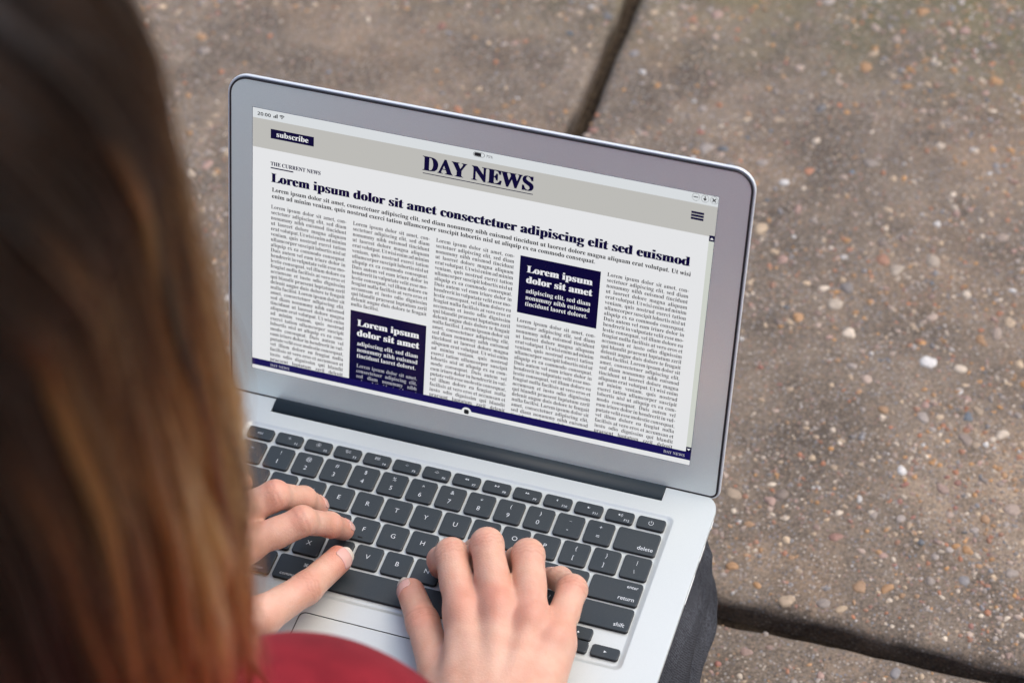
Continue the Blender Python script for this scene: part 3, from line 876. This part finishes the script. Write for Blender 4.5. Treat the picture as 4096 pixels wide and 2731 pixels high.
def surface(fn, lo, hi, h, band=1.8):
    """surface nets of fn<0 on a sparse grid, vertices then pulled onto the surface"""
    lo, hi = np.asarray(lo, float), np.asarray(hi, float)
    B = 8
    nb = np.ceil((hi - lo) / (h * B)).astype(int)
    n = nb * B
    g = np.full(tuple(n + 1), 1e3, np.float32)
    bc = np.stack(np.meshgrid(*[np.arange(k) for k in nb], indexing='ij'), -1).reshape(-1, 3)
    ctr = lo + (bc + .5) * B * h
    d = fn(ctr)
    g[:] = 1e3
    act = np.abs(d) < B * h * .87 * band
    # blocks wholly inside get a negative fill
    for b_ in bc[(~act) & (d < 0)]:
        s = b_ * B; g[s[0]:s[0] + B + 1, s[1]:s[1] + B + 1, s[2]:s[2] + B + 1] = -1e3
    o = np.stack(np.meshgrid(*[np.arange(B + 1)] * 3, indexing='ij'), -1).reshape(-1, 3)
    ab = bc[act]
    for s in range(0, len(ab), 400):
        I = (ab[s:s + 400, None] * B + o[None]).reshape(-1, 3)
        g[I[:, 0], I[:, 1], I[:, 2]] = fn(lo + I * h)
    S = g < 0
    c0 = S[:-1, :-1, :-1]; mixed = np.zeros(c0.shape, bool)
    for dx in (0, 1):
        for dy in (0, 1):
            for dz in (0, 1):
                mixed |= S[dx:dx + n[0], dy:dy + n[1], dz:dz + n[2]] != c0
    cells = np.argwhere(mixed)
    idx = np.full(mixed.shape, -1, np.int64); idx[tuple(cells.T)] = np.arange(len(cells))
    acc = np.zeros((len(cells), 3)); cnt = np.zeros(len(cells))
    cor = np.array([(x, y, z) for x in (0, 1) for y in (0, 1) for z in (0, 1)])
    for i in range(8):
        for j in range(i + 1, 8):
            if np.abs(cor[i] - cor[j]).sum() != 1: continue
            a = cells + cor[i]; b_ = cells + cor[j]
            va, vb = g[tuple(a.T)], g[tuple(b_.T)]
            m = (va < 0) != (vb < 0)
            t = np.where(m, va / np.where(m, va - vb, 1), 0)
            acc[m] += (a + t[:, None] * (b_ - a))[m]; cnt[m] += 1
    v = lo + acc / cnt[:, None] * h
    F = []
    for ax in range(3):
        u, w_ = [(1, 2), (2, 0), (0, 1)][ax]
        sl0 = [slice(None)] * 3; sl1 = [slice(None)] * 3
        sl0[ax] = slice(0, -1); sl1[ax] = slice(1, None)
        for q in (u, w_): sl0[q] = slice(1, -1); sl1[q] = slice(1, -1)
        a, b_ = S[tuple(sl0)], S[tuple(sl1)]
        e = np.argwhere(a != b_)
        off = np.zeros(3, int); off[u] = 1; off[w_] = 1
        e = e + off
        flip = S[tuple(e.T)]
        du = np.zeros(3, int); du[u] = 1; dw = np.zeros(3, int); dw[w_] = 1
        q = np.stack([idx[tuple((e - du - dw).T)], idx[tuple((e - dw).T)], idx[tuple(e.T)], idx[tuple((e - du).T)]], -1)
        q[~flip] = q[~flip][:, ::-1]
        F.append(q)
    F = np.concatenate(F); F = F[(F >= 0).all(1)]
    for _ in range(2):
        d0 = fn(v); gr = np.stack([fn(v + np.eye(3)[i] * .3 * h) - d0 for i in range(3)], -1) / (.3 * h)
        gn = (gr * gr).sum(1) + 1e-6
        v = v - gr * (np.clip(d0, -h, h) / np.maximum(gn, .3))[:, None]
    return v, F

# ---- hands: joints from the wrist to the finger tips
RH = dict(
    index=[A(52, -103, 40), A(33.5, -69, 43), A(22, -60, 22), A(19, -56, 8.5)],
    middle=[A(72, -98, 44), A(53, -61, 49.5), A(42, -53, 28), A(37, -47, 9)],
    ring=[A(92, -99, 42), A(76.5, -58, 44), A(66, -49, 24), A(60, -42, 8.5)],
    pinky=[A(107, -104, 36), A(104.5, -65, 31), A(92, -50, 16.5), A(84, -45, 8)])
RR = dict(index=(10.1, 8.9, 7.7, 7.0), middle=(10.2, 8.95, 7.8, 7.1), ring=(10.0, 8.9, 7.6, 6.9), pinky=(9.1, 8.1, 7.0, 6.2))
RTH = ([A(67, -170, 28), A(47, -133, 21), A(26, -103, 20), A(9, -79, 10.5)], (14, 11.5, 9.3, 8.2))
RW = A(96, -182, 38); RE = A(232, -372, 62)
LHJ = dict(
    index=[A(-85, -95, 42), A(-59, -71, 44), A(-50, -55.5, 24), A(-46.5, -46.5, 8.5)],
    middle=[A(-102, -81, 46), A(-79, -62, 50), A(-71, -44, 27), A(-68, -35, 9)],
    ring=[A(-119, -82, 41), A(-127, -54, 37), A(-123, -38, 20), A(-120, -31, 8.5)],
    pinky=[A(-133, -84, 35), A(-146, -58, 30), A(-143, -44, 17), A(-140, -36, 8)])
LR = dict(index=(9.4, 8.2, 7.2, 6.6), middle=(9.6, 8.4, 7.3, 6.8), ring=(9.5, 8.6, 7.3, 6.6), pinky=(8.6, 7.5, 6.6, 6.0))
LTH = ([A(-97, -160, 34), A(-62, -131, 29), A(-47, -101, 22), A(-40, -71, 12.5)], (14, 11.5, 9.3, 8.4))
LW = A(-143, -152, 44); LE = A(-258, -372, 78)

def hand(P, J, Rr, TH, W_, E_, side):
    d = None
    back = A(0, 0, 1.)
    for k in ('index', 'middle', 'ring', 'pinky'):
        p, r = J[k], Rr[k]
        e = chain(P, p, r, 3.5)
        # fleshy pads between the joints
        m = (p[0] * .45 + p[1] * .55); e = smin(e, rcone(P, m + A(0, 0, -2), m * .4 + p[1] * .6 + A(0, 0, -2.), r[0] * .88, r[1] * .86), 4)
        # knuckle rise over the middle joint
        e = smin(e, np.sqrt(((P - (p[1] + (p[1] - p[2] * .5 - p[0] * .5) * .06)) ** 2).sum(1)) - r[1] * 1.0, 3)
        # skin folds across the joint
        ax = (p[1] - p[0]); ax = ax / np.linalg.norm(ax)
        s = (P - p[1]) @ ax; top = np.clip((P - p[1])[:, 2] / r[1], 0, 1)
        near = np.exp(-((P - p[1]) ** 2).sum(1) / (2 * (r[1] * 1.1) ** 2))
        wob = .5 * np.sin(P[:, 0] * .9 + P[:, 1] * .7)
        for c in (-2.6, -.4, 1.9):
            e = e + .42 * np.exp(-(s - c - wob) ** 2 / .32) * top * near
        d = e if d is None else smin(d, e, 2.6)
    # palm and back of the hand
    u = (J['pinky'][0] - J['index'][0]); u = u / np.linalg.norm(u)
    palm = None
    for k, off, rw in (('index', -18, 12.5), ('middle', -5, 13), ('ring', 6, 12.5), ('pinky', 15, 11)):
        a = W_ + u * off + A(0, 0, -1); b_ = J[k][0] + A(0, 0, -2.5)
        e = rcone(P, a, b_, rw, Rr[k][0] * .97)
        palm = e if palm is None else smin(palm, e, 11)
    ks = ['index', 'middle', 'ring', 'pinky']
    for i in range(3):       # webs between the knuckles
        a = (J[ks[i]][0] + J[ks[i + 1]][0]) / 2
        fw = (J[ks[i]][1] + J[ks[i + 1]][1]) / 2 - a; fw /= np.linalg.norm(fw)
        palm = smin(palm, rcone(P, a + A(0, 0, -4.5) - fw * 6, a + A(0, 0, -5.5) + fw * 9.5, 9, 5.8), 6)
    hl = J['pinky'][0] * .5 + W_ * .5 + u * 5 + A(0, 0, -9)
    palm = smin(palm, rcone(P, hl, J['pinky'][0] + A(0, 0, -7), 13, 10), 12)
    th, tr = TH
    mid = (J['index'][0] + W_) / 2 + A(0, 0, -8)
    palm = smin(palm, rcone(P, mid, th[1] * .5 + th[0] * .5, 13, 12), 14)
    d = smin(d, palm, 7)
    # knuckles and tendons as low relief
    for k in ks:
        kp = J[k][0] + A(0, 0, Rr[k][0] * .62)
        d = smin(d, np.sqrt(((P - kp) ** 2).sum(1)) - 3.6, 9)
        d = smin(d, rcone(P, kp + A(0, 0, -2.2), W_ * .8 + J[k][0] * .2 + A(0, 0, 7), 2.6, 2.), 8)
    # thumb
    t = chain(P, th, tr, 4)
    ax = th[2] - th[1]; ax = ax / np.linalg.norm(ax)
    s = (P - th[2]) @ ax; near = np.exp(-((P - th[2]) ** 2).sum(1) / (2 * 9.5 ** 2)); top = np.clip((P - th[2])[:, 2] / 8, 0, 1)
    wob = .8 * np.sin(P[:, 0] * .5 - P[:, 1] * .6)
    for c in (-3.4, -1.3, 1.0, 3.0): t = t + .40 * np.exp(-(s - c - wob) ** 2 / .34) * near * top
    d = smin(d, t, 8)
    # wrist and forearm
    fa = E_ - W_; fu = np.cross(fa, A(0, 0, 1)); fu /= np.linalg.norm(fu)
    for sgn in (-1, 1):
        d = smin(d, rcone(P, W_ + fu * 11 * sgn, W_ + fa * .75 + fu * 14 * sgn, 15.5, 27), 14)
    return d
fR = lambda P: hand(P, RH, RR, RTH, RW, RE, 1)
fL = lambda P: hand(P, LHJ, LR, LTH, LW, LE, -1)

# ---- trunk, head, legs (the hidden skin under the clothes is coarse)
HC = A(-7, -378, 629)      # middle of the head
SHR, SHL = A(176, -432, 330), A(-138, -425, 325)
HIP = [A(76, -400, -82), A(-72, -400, -82)]
KNEE = [A(104, 31, -80), A(-112, -8, -84)]
FOOT = [A(-96, -150, -140), A(88, -120, -140)]
def torso(P, o=0.):
    d = rcone(P, A(-52, -405, -95), A(52, -405, -95), 96 + o, 96 + o)
    d = smin(d, rcone(P, A(2, -410, -40), A(8, -420, 110), 98 + o, 92 + o), 60)
    d = smin(d, ell(P, A(14, -415, 210), A(148 + o, 98 + o, 160 + o)), 60)
    d = smin(d, rcone(P, A(-100, -428, 300), A(135, -434, 302), 50 + o, 50 + o), 50)
    return d
def bust(P, o=0.):
    d = ell(P, A(70, -334, 198), A(84 + o, 78 + o, 88 + o))
    return smin(d, ell(P, A(-58, -335, 188), A(78 + o, 74 + o, 82 + o)), 25)
def head(P):
    fd = A(0, .90, -.44); up = A(0, .44, .90); rt = A(1., 0, 0)
    Q = np.stack([(P - HC) @ rt, (P - HC) @ fd, (P - HC) @ up], -1)
    d = ell(Q, A(0, -6, 20), A(74, 92, 88))
    d = smin(d, ell(Q, A(0, 26, -38), A(52, 58, 72)), 30)
    d = smin(d, ell(Q, A(0, 66, -88), A(19, 17, 15)), 22)             # chin
    d = smin(d, rcone(Q, A(0, 86, 2), A(0, 103, -27), 7, 10), 9)     # nose
    for s in (-1, 1):
        d = smin(d, rcone(Q, A(8 * s, 88, 18), A(42 * s, 74, 16), 7, 7), 9)      # brow
        d = -smin(-d, ell(Q, A(31 * s, 88, 2), A(17, 12, 10)), 7)                # socket
        d = np.minimum(d, ell(Q, A(31 * s, 72, 1), A(13.5, 12, 12)))            # eyeball under the lid
        d = smin(d, ell(Q, A(38 * s, 60, -30), A(20, 18, 18)), 16)               # cheek
        d = smin(d, ell(Q, A(75 * s, -4, -6), A(7, 17, 30)), 6)                  # ear
    d = smin(d, ell(Q, A(0, 89, -49), A(23, 8, 5.5)), 5)
    d = smin(d, ell(Q, A(0, 87, -59), A(19, 8, 6)), 5)
    return d
def neck(P): return rcone(P, A(16, -415, 350), HC + A(0, -12, -60), 56, 54)
def arms(P, o=0.):
    d = None
    for S_, E_, W_ in ((SHR, RE, RW), (SHL, LE, LW)):
        e = rcone(P, S_, E_, 46 + o, 36 + o)
        e = smin(e, rcone(P, E_, W_ * .45 + E_ * .55, 37 + o, 33 + o), 20)
        d = e if d is None else np.minimum(d, e)
    return d
def legs(P, o=0.):
    d = None
    for i in range(2):
        e = rcone(P, HIP[i], KNEE[i], 76 + o, 54.5 + o)
        d = e if d is None else smin(d, e, 14)
    for i in range(2):
        sg = 1 if i == 0 else -1
        k = KNEE[i] + A(6 * sg, 8, -40)
        e = smin(rcone(P, k, FOOT[i] + A(0, (-26, 26)[i], 0), 44 + o, 36 + o), rcone(P, k + A(1.5 * sg, -2, 2), k + A(22 * sg, -150, 2), 44.5 + o, 47 + o), 20)
        d = smin(d, e, 4)
    return d
def body_coarse(P):
    d = smin(torso(P, -3), bust(P, -5), 25)
    d = smin(d, neck(P), 12)
    d = smin(d, arms(P, -4), 20)
    d = smin(d, legs(P, -9), 10)
    return smin(d, head(P), 12)

person = empty('person', (0, -400, -ZG), label='person with long brown hair, red top and black jeans typing on the laptop', cat='person')
parts = []
for fn, lo, hi in ((fR, (-8, -312, -4), (240, -28, 112)), (fL, (-285, -318, -4), (-22, -2, 122))):
    parts.append(surface(fn, lo, hi, 1.1))
parts.append(surface(body_coarse, (-340, -560, -200), (330, 110, 740), 6.0))
# keep the coarse skin away from where the fine hands carry on
Vs, Fs, o_ = [], [], 0
for v, f in parts:
    Vs.append(v); Fs.append(f + o_); o_ += len(v)
Vb, Fb = np.concatenate(Vs), np.concatenate(Fs)
tint = np.zeros(len(Vb)); dark = np.zeros(len(Vb))
def spot(c, r, a):
    global tint
    tint = np.maximum(tint, a * np.exp(-((Vb - c) ** 2).sum(1) / (2 * r * r)))
for J, Rr in ((RH, RR), (LHJ, LR)):
    for k in J:
        spot(J[k][0] + A(0, -1, Rr[k][0]), 11, .46); spot(J[k][1] + A(0, 0, Rr[k][1] * .8), 6.5, .34)
        spot(J[k][3], 8, .6); spot(J[k][2], 7, .3)
for th in (RTH, LTH):
    spot(th[0][2] + A(0, 0, 8), 8, .5); spot(th[0][3], 11, .7); spot(th[0][1], 10, .2)
tint = np.clip(tint + .16 * fbm(Vb[:, 0] + Vb[:, 2], Vb[:, 1], 3, 11) + .08 * fbm(Vb[:, 0], Vb[:, 1] + Vb[:, 2], 8, 3.5), 0, 1)
# folds: darker line in the creases
for p0, p1, offs, rad in [(J[k][0], J[k][1], (-2.6, -.4, 1.9), 7.5) for J in (RH, LHJ) for k in J] + [(t[0][1], t[0][2], (-3.4, -1.3, 1.0, 3.0), 8) for t in (RTH, LTH)]:
    ax = p1 - p0; ax = ax / np.linalg.norm(ax); q = Vb - p1
    near = np.exp(-(q ** 2).sum(1) / (2 * rad ** 2)) * (q[:, 2] > 1)
    wob = (.5 * np.sin(Vb[:, 0] * .9 + Vb[:, 1] * .7)) if len(offs) == 3 else (.8 * np.sin(Vb[:, 0] * .5 - Vb[:, 1] * .6))
    for c in offs: dark = np.maximum(dark, .7 * near * np.exp(-((q @ ax) - c - wob) ** 2 / .30))
me = mesh('body', Vb, Fb, M_SKIN, True, attrs={'tint': tint, 'dark': dark})
body = link('body', me, person)

# ---- nails: found by walking out of the finger until the skin ends
def nail(fn, a, b, dors, half, back, front, edge, name='thumbnail'):
    a, b = np.asarray(a, float), np.asarray(b, float)
    ax = (b - a) / np.linalg.norm(b - a); dors = np.asarray(dors, float); dors = dors - ax * (dors @ ax); dors /= np.linalg.norm(dors)
    sd_ = np.cross(ax, dors)
    nu, nv = 15, 18
    us = np.linspace(-half, half, nu); vs_ = np.linspace(-back, front + edge, nv)
    pts = np.zeros((nv, nu, 3)); 
    tt_ = (vs_ + back) / (front + edge + back)
    wide = 1 - .22 * np.maximum(0, (.22 - tt_) / .22) ** 2 - .50 * np.maximum(0, (tt_ - .72) / .28) ** 2.2
    ang = wide[:, None] * us[None]
    dr = np.cos(ang)[..., None] * dors + np.sin(ang)[..., None] * sd_
    o3 = b + ax * np.minimum(vs_, front)[:, None, None] + dr * 0
    lo_, hi_ = np.zeros(ang.shape), np.full(ang.shape, 16.)
    for _ in range(12):
        m_ = (lo_ + hi_) / 2
        neg = fn((o3 + dr * m_[..., None]).reshape(-1, 3)).reshape(ang.shape) < 0
        lo_ = np.where(neg, m_, lo_); hi_ = np.where(neg, hi_, m_)
    pts = o3 + dr * (hi_ + .30)[..., None]
    ov = np.maximum(vs_ - front, 0)[:, None, None]
    pts = pts + ax * ov - dors * .10 * ov ** 1.2
    P_ = pts.reshape(-1, 3)
    inner = P_ - np.repeat(np.broadcast_to(dors, (1, 3)), len(P_), 0) * .5
    vv_ = np.concatenate([P_, inner]); F, mi = [], []
    nn = nu * nv
    for i in range(nv - 1):
        for j in range(nu - 1):
            a0, b0, c0, d0 = i * nu + j, i * nu + j + 1, (i + 1) * nu + j + 1, (i + 1) * nu + j
            F += [(a0, b0, c0, d0), (a0 + nn, d0 + nn, c0 + nn, b0 + nn)]
            fe = 1 if vs_[i + 1] > front - .2 + .9 * (us[j] / half) ** 2 * 0 else 0
            mi += [fe, fe]
    loop = [j for j in range(nu)] + [i * nu + nu - 1 for i in range(1, nv)] + [(nv - 1) * nu + j for j in range(nu - 2, -1, -1)] + [i * nu for i in range(nv - 2, 0, -1)]
    for q in range(len(loop)):
        a0, b0 = loop[q], loop[(q + 1) % len(loop)]
        F.append((b0, a0, a0 + nn, b0 + nn)); mi.append(0)
    n_ = np.cross(pts[1, 0] - pts[0, 0], pts[0, 1] - pts[0, 0])
    if n_ @ dors > 0: F = [t[::-1] for t in F]
    me = mesh(name, vv_, F, [M_NAIL, M_NAILTIP], True, mi)
    return link(name, me, person)
camd = A(.25, -.61, .75)
nail(fL, LTH[0][2], LTH[0][3], camd + A(.45, .15, .1), .78, 4.8, 4.6, 2.4)
nail(fR, RTH[0][2], RTH[0][3], camd + A(-.65, .1, .05), .76, 5.0, 4.8, 2.4)
for fn, J in ((fL, LHJ), (fR, RH)):
    for k in J:
        p = J[k]; ax = p[3] - p[2]; dd_ = (p[1] - p[0]); dd_ = dd_ / np.linalg.norm(dd_) + A(0, 0, .5)
        nail(fn, p[2], p[3], dd_, .72, 3.8, 3.6, 1.2, 'fingernail')

# ---- clothes
def folds(P, s, a, seed):
    return a * (np.sin(P[:, 0] / s + 1.3 * np.sin(P[:, 2] / s * .6 + seed)) * np.sin(P[:, 1] / s * .8 + P[:, 2] / s * 1.1 + seed * 2) + .5 * np.sin(P[:, 1] / s * 1.9 + P[:, 0] / s * .5 + seed * 3))
def shirt(P):
    d = smin(torso(P, 7), bust(P, 7), 30)
    d = smin(d, arms(P, 8), 34)
    d = d + folds(P, 26, 1.6, 1.)
    d = np.maximum(d, -(P[:, 2] + 105))                              # hem
    d = np.maximum(d, -(neck(P) - 3))                                # neckline
    for E_, W_ in ((RE, RW), (LE, LW)):                              # cuffs
        ax = (W_ - E_) / np.linalg.norm(W_ - E_)
        cut = (P - (W_ * .45 + E_ * .55)) @ ax
        d = np.where(np.sqrt(((P - W_) ** 2).sum(1)) < 150, np.maximum(d, cut), d)
    return d
def jeans(P):
    d = smin(legs(P, 4), rcone(P, A(-52, -405, -92), A(52, -405, -92), 101, 101), 40)
    # gathered cloth at the knees and along the outer seam
    kn = np.exp(-((P - KNEE[0]) ** 2).sum(1) / (2 * 70 ** 2)) + np.exp(-((P - KNEE[1]) ** 2).sum(1) / (2 * 70 ** 2))
    d = d + folds(P, 24, .7, 2.) + .6 * kn * np.sin((P[:, 1] * .8 - P[:, 2] * .9) / 7.5 + .8 * np.sin(P[:, 0] / 14))
    d = smin(d, rcone(P, A(148, 42, -66), A(144, -320, -76), 9, 14), 5)
    d = smin(d, rcone(P, A(150, 28, -120), A(140, -160, -128), 14, 22), 8)
    # the doubled outer seam
    d = d - 1.3 * np.exp(-((P[:, 2] + 60 + .10 * P[:, 1]) ** 2) / 9.) * (np.abs(P[:, 0]) > 90)
    # on the right leg an upper layer of cloth laps over the lower one, with gathers at the knee
    z0 = np.maximum(-54 + .8 * (P[:, 1] - 20), -104) + 1.5 * np.sin(P[:, 1] / 17)
    st = 1 / (1 + np.exp(-(P[:, 2] - z0) / 1.1))
    rt_ = np.clip((P[:, 0] - 112) / 15, 0, 1)
    d = d - rt_ * (4.6 * st - 2.3) + rt_ * 1.5 * np.exp(-((P[:, 2] - z0 + 16 + .15 * P[:, 1]) ** 2) / 12.)
    d = d + rt_ * 1.0 * np.exp(-((P[:, 1] - 30) ** 2) / 500.) * np.sin((P[:, 1] - 1.2 * P[:, 2]) / 2.6)
    return np.maximum(d, P[:, 2] + 14.0)                             # pressed flat under the laptop
v, f = surface(shirt, (-340, -570, -115), (330, -180, 385), 5.0)
link('shirt', mesh('shirt', v, f, M_SHIRT, True), person)
v, f = surface(jeans, (-215, -540, -195), (215, 90, 2), 2.3)
v[:, 2] = np.maximum(v[:, 2], -ZG + .5)
link('jeans', mesh('jeans', v, f, M_JEAN, True), person)

# ---- hair: a dark under-layer and many fine strands
def hair_profile(z):
    """how far the hanging hair stands off the head's axis, by height"""
    t = np.clip((HC[2] - z) / 330., -1, 1.2)
    return 1.0 + .03 * t - .10 * t * t
NS, NP = 26000, 26
nl = 260
fdir = A(0, 1., 0)
u_az = rng.uniform(0, 2 * np.pi, nl); 
lock_az = u_az; lock_th = np.radians(6 + 72 * np.sqrt(rng.uniform(0, 1, nl)))
lid_ = rng.integers(0, nl, NS)
az = lock_az[lid_] + rng.normal(0, .055, NS); th0 = np.clip(lock_th[lid_] + rng.normal(0, .06, NS), .04, 1.5)
# no roots on the face: push those out to the temples
fa = (az - np.pi / 2 + np.pi) % (2 * np.pi) - np.pi
lim = np.radians(62) * np.clip((th0 - .35) / .5, 0, 1)
az = np.where(np.abs(fa) < lim, np.pi / 2 + np.where(fa >= 0, 1, -1) * (lim + rng.uniform(0, .25, NS)), az)
fa = (az - np.pi / 2 + np.pi) % (2 * np.pi) - np.pi
layer = rng.uniform(0, 1, NS) ** .7
# thin lighter wisps lying on top of the darker mass
nw = 34
wisp = rng.uniform(0, 1, NS) < .075
wid = rng.integers(0, nw, NS)
w_az = np.radians(rng.uniform(-135, 40, nw)); w_th = np.radians(rng.uniform(14, 62, nw)); w_lay = rng.uniform(.95, 1.10, nw); w_tone = rng.uniform(.26, .66, nw); w_z = rng.uniform(-40, 110, nw)
az = np.where(wisp, w_az[wid] + rng.normal(0, .016, NS), az); th0 = np.where(wisp, w_th[wid] + rng.normal(0, .03, NS), th0)
layer = np.where(wisp, w_lay[wid] + rng.normal(0, .02, NS), layer); lid_ = np.where(wisp, wid, lid_)
fa = (az - np.pi / 2 + np.pi) % (2 * np.pi) - np.pi
lwav = rng.uniform(0, 6.28, (nl, 3)); lamp = rng.uniform(.4, 1.3, nl); ltone = rng.normal(0, 1, nl)
RX, RY, RZ = 82., 103., 120.
th_e = np.radians(100)
LEN = (250 + 60 * rng.uniform(0, 1, NS) + 30 * np.sin(lwav[lid_, 0]))
pos = np.zeros((NS, NP, 3)); tt = np.linspace(0, 1, NP)
arc_n = 10
for i in range(NP):
    if i < arc_n:
        th = th0 + (np.maximum(th_e, th0 + .05) - th0) * (i / (arc_n - 1)); drop = 0.
        ex = 1 + (.015 + .15 * layer) * np.minimum(1, (th - th0 + .12) * 1.4)
    else:
        th = np.maximum(th_e, th0 + .05); drop = (i - arc_n + 1) / (NP - arc_n) * LEN
        ex = 1 + .015 + .15 * layer
    # strands that start over the brow are combed sideways as they fall
    spread = np.clip((th - .45) / .7, 0, 1) * np.maximum(0, np.radians(66) - np.abs(fa)) * np.where(fa >= 0, 1, -1)
    a_ = az + spread + .42 * np.clip(th - th0, 0, 1.2) * np.clip(np.cos(az + .9), 0, 1)
    r_xy = np.sin(th)
    zc = RZ * np.cos(th)
    X = RX * ex * r_xy * np.cos(a_); Y = RY * ex * r_xy * np.sin(a_); Z = zc * ex + 22
    if i >= arc_n:
        t = drop / 300.
        Z = Z - drop
        k = 1 - .05 * t - .25 * t * t
        lw = lwav[lid_]
        X = X * k + lamp[lid_] * (13 * t * np.sin(drop / 62. + lw[:, 0]) + 3 * t * np.sin(drop / 19. + lw[:, 1]))
        Y = Y * k + lamp[lid_] * (12 * t * np.sin(drop / 66. + lw[:, 2])) + 10 * t
    pos[:, i] = np.stack([X, Y, Z], -1)
# clump towards the lock's own middle as the strands fall
for l in range(nl):
    m = np.where((lid_ == l) & ~wisp)[0]
    if len(m) < 2: continue
    c = pos[m].mean(0)
    kk = (.10 + .35 * tt ** 1.2)[None, :, None]
    pos[m] = pos[m] * (1 - kk) + c[None] * kk
pos += rng.normal(0, .5, (NS, 1, 3)) + HC
# stray hairs
st = rng.uniform(0, 1, NS) < .06
pos[st] += (rng.normal(0, 1, (st.sum(), 1, 3)) * 6) * tt[None, :, None] ** .7
# tone along each strand: dark at the scalp, golden ends; rim backlight and sheen painted in
gold = np.clip((HC[2] + 30 - pos[:, :, 2]) / 300., 0, 1) ** 1.1
side = np.clip(((pos[:, :, 0] - HC[0]) * .92 + (pos[:, :, 1] - HC[1]) * .39 - 58) / 32., 0, 1)  # right rim, where backlight shining through is put into the strand colour
streak = np.where(rng.uniform(0, 1, nl) < .15, rng.uniform(.30, .60, nl), 0.)
low = np.clip((HC[2] - 130 - pos[:, :, 2]) / 130., 0, 1)
tone = np.clip(.03 + .20 * np.clip((pos[:, :, 2] - HC[2] - 30) / 70., 0, 1) + 1.15 * np.minimum(gold * 1.6, 1) * side ** 1.3 * .82 + .17 * low + streak[lid_][:, None] * np.minimum(gold * 2.2, 1) + .15 * ltone[lid_][:, None] * (.45 + gold) + rng.normal(0, .06, NS)[:, None], 0, 1)  # the crown term paints sky sheen, the side term the backlit rim
wt = w_tone[wid][:, None] * np.clip((HC[2] + 30 - w_z[wid][:, None] - pos[:, :, 2]) / 60. + .3, .1, 1)
tone = np.where(wisp[:, None], np.clip(wt + rng.normal(0, .05, NS)[:, None], 0, 1), tone)
M_HAIR = mat('brown_hair', (.06, .03, .015), .4)
ns = M_HAIR.node_tree.nodes; ls = M_HAIR.node_tree.links
hb = ns.new('ShaderNodeBsdfHairPrincipled'); hb.parametrization = 'COLOR'
at = ns.new('ShaderNodeAttribute'); at.attribute_name = 'tone'
ls.new(ramp(ns, ls, at.outputs['Fac'], [(0, (.006, .0025, .0014)), (.22, (.024, .0098, .0042)), (.50, (.115, .043, .012)), (.78, (.34, .15, .045)), (1, (.58, .31, .12))]), hb.inputs['Color'])
hb.inputs['Roughness'].default_value = .32; hb.inputs['Radial Roughness'].default_value = .4
ls.new(hb.outputs[0], ns['Material Output'].inputs['Surface'])
hc = bpy.data.hair_curves.new('hair')
hc.add_curves([NP] * NS)
P_ = V(pos.reshape(-1, 3)).astype(np.float32)
hc.attributes['position'].data.foreach_set('vector', P_.ravel())
ra = hc.attributes.get('radius') or hc.attributes.new('radius', 'FLOAT', 'POINT')
rad = np.broadcast_to(.00030 * (1 - .75 * tt ** 3), (NS, NP)).astype(np.float32)
ra.data.foreach_set('value', np.ascontiguousarray(rad).ravel())
a_ = hc.attributes.new('tone', 'FLOAT', 'POINT'); a_.data.foreach_set('value', np.ascontiguousarray(tone, np.float32).ravel())
hc.materials.append(M_HAIR)
hair = link('hair', hc, person)
# scalp cap under the strands
def cap(P):
    Q = P - HC
    d = ell(Q, A(0, -2, 22), A(87, 102, 104))
    fd = A(0, .90, -.44)
    face = (Q @ fd) - 62 + .25 * np.abs(Q[:, 0])
    d = np.maximum(d, face + np.clip(Q[:, 2] - 60, 0, 60) * -1.6)
    return np.maximum(d, -(Q[:, 2] + 60))
v, f = surface(cap, HC - A(130, 130, 140), HC + A(130, 130, 150), 5.0)
M_CAP = mat('hair_roots', (.022, .010, .006), .7, spec=.2)
link('hair_roots', mesh('hair_roots', v, f, M_CAP, True), person)
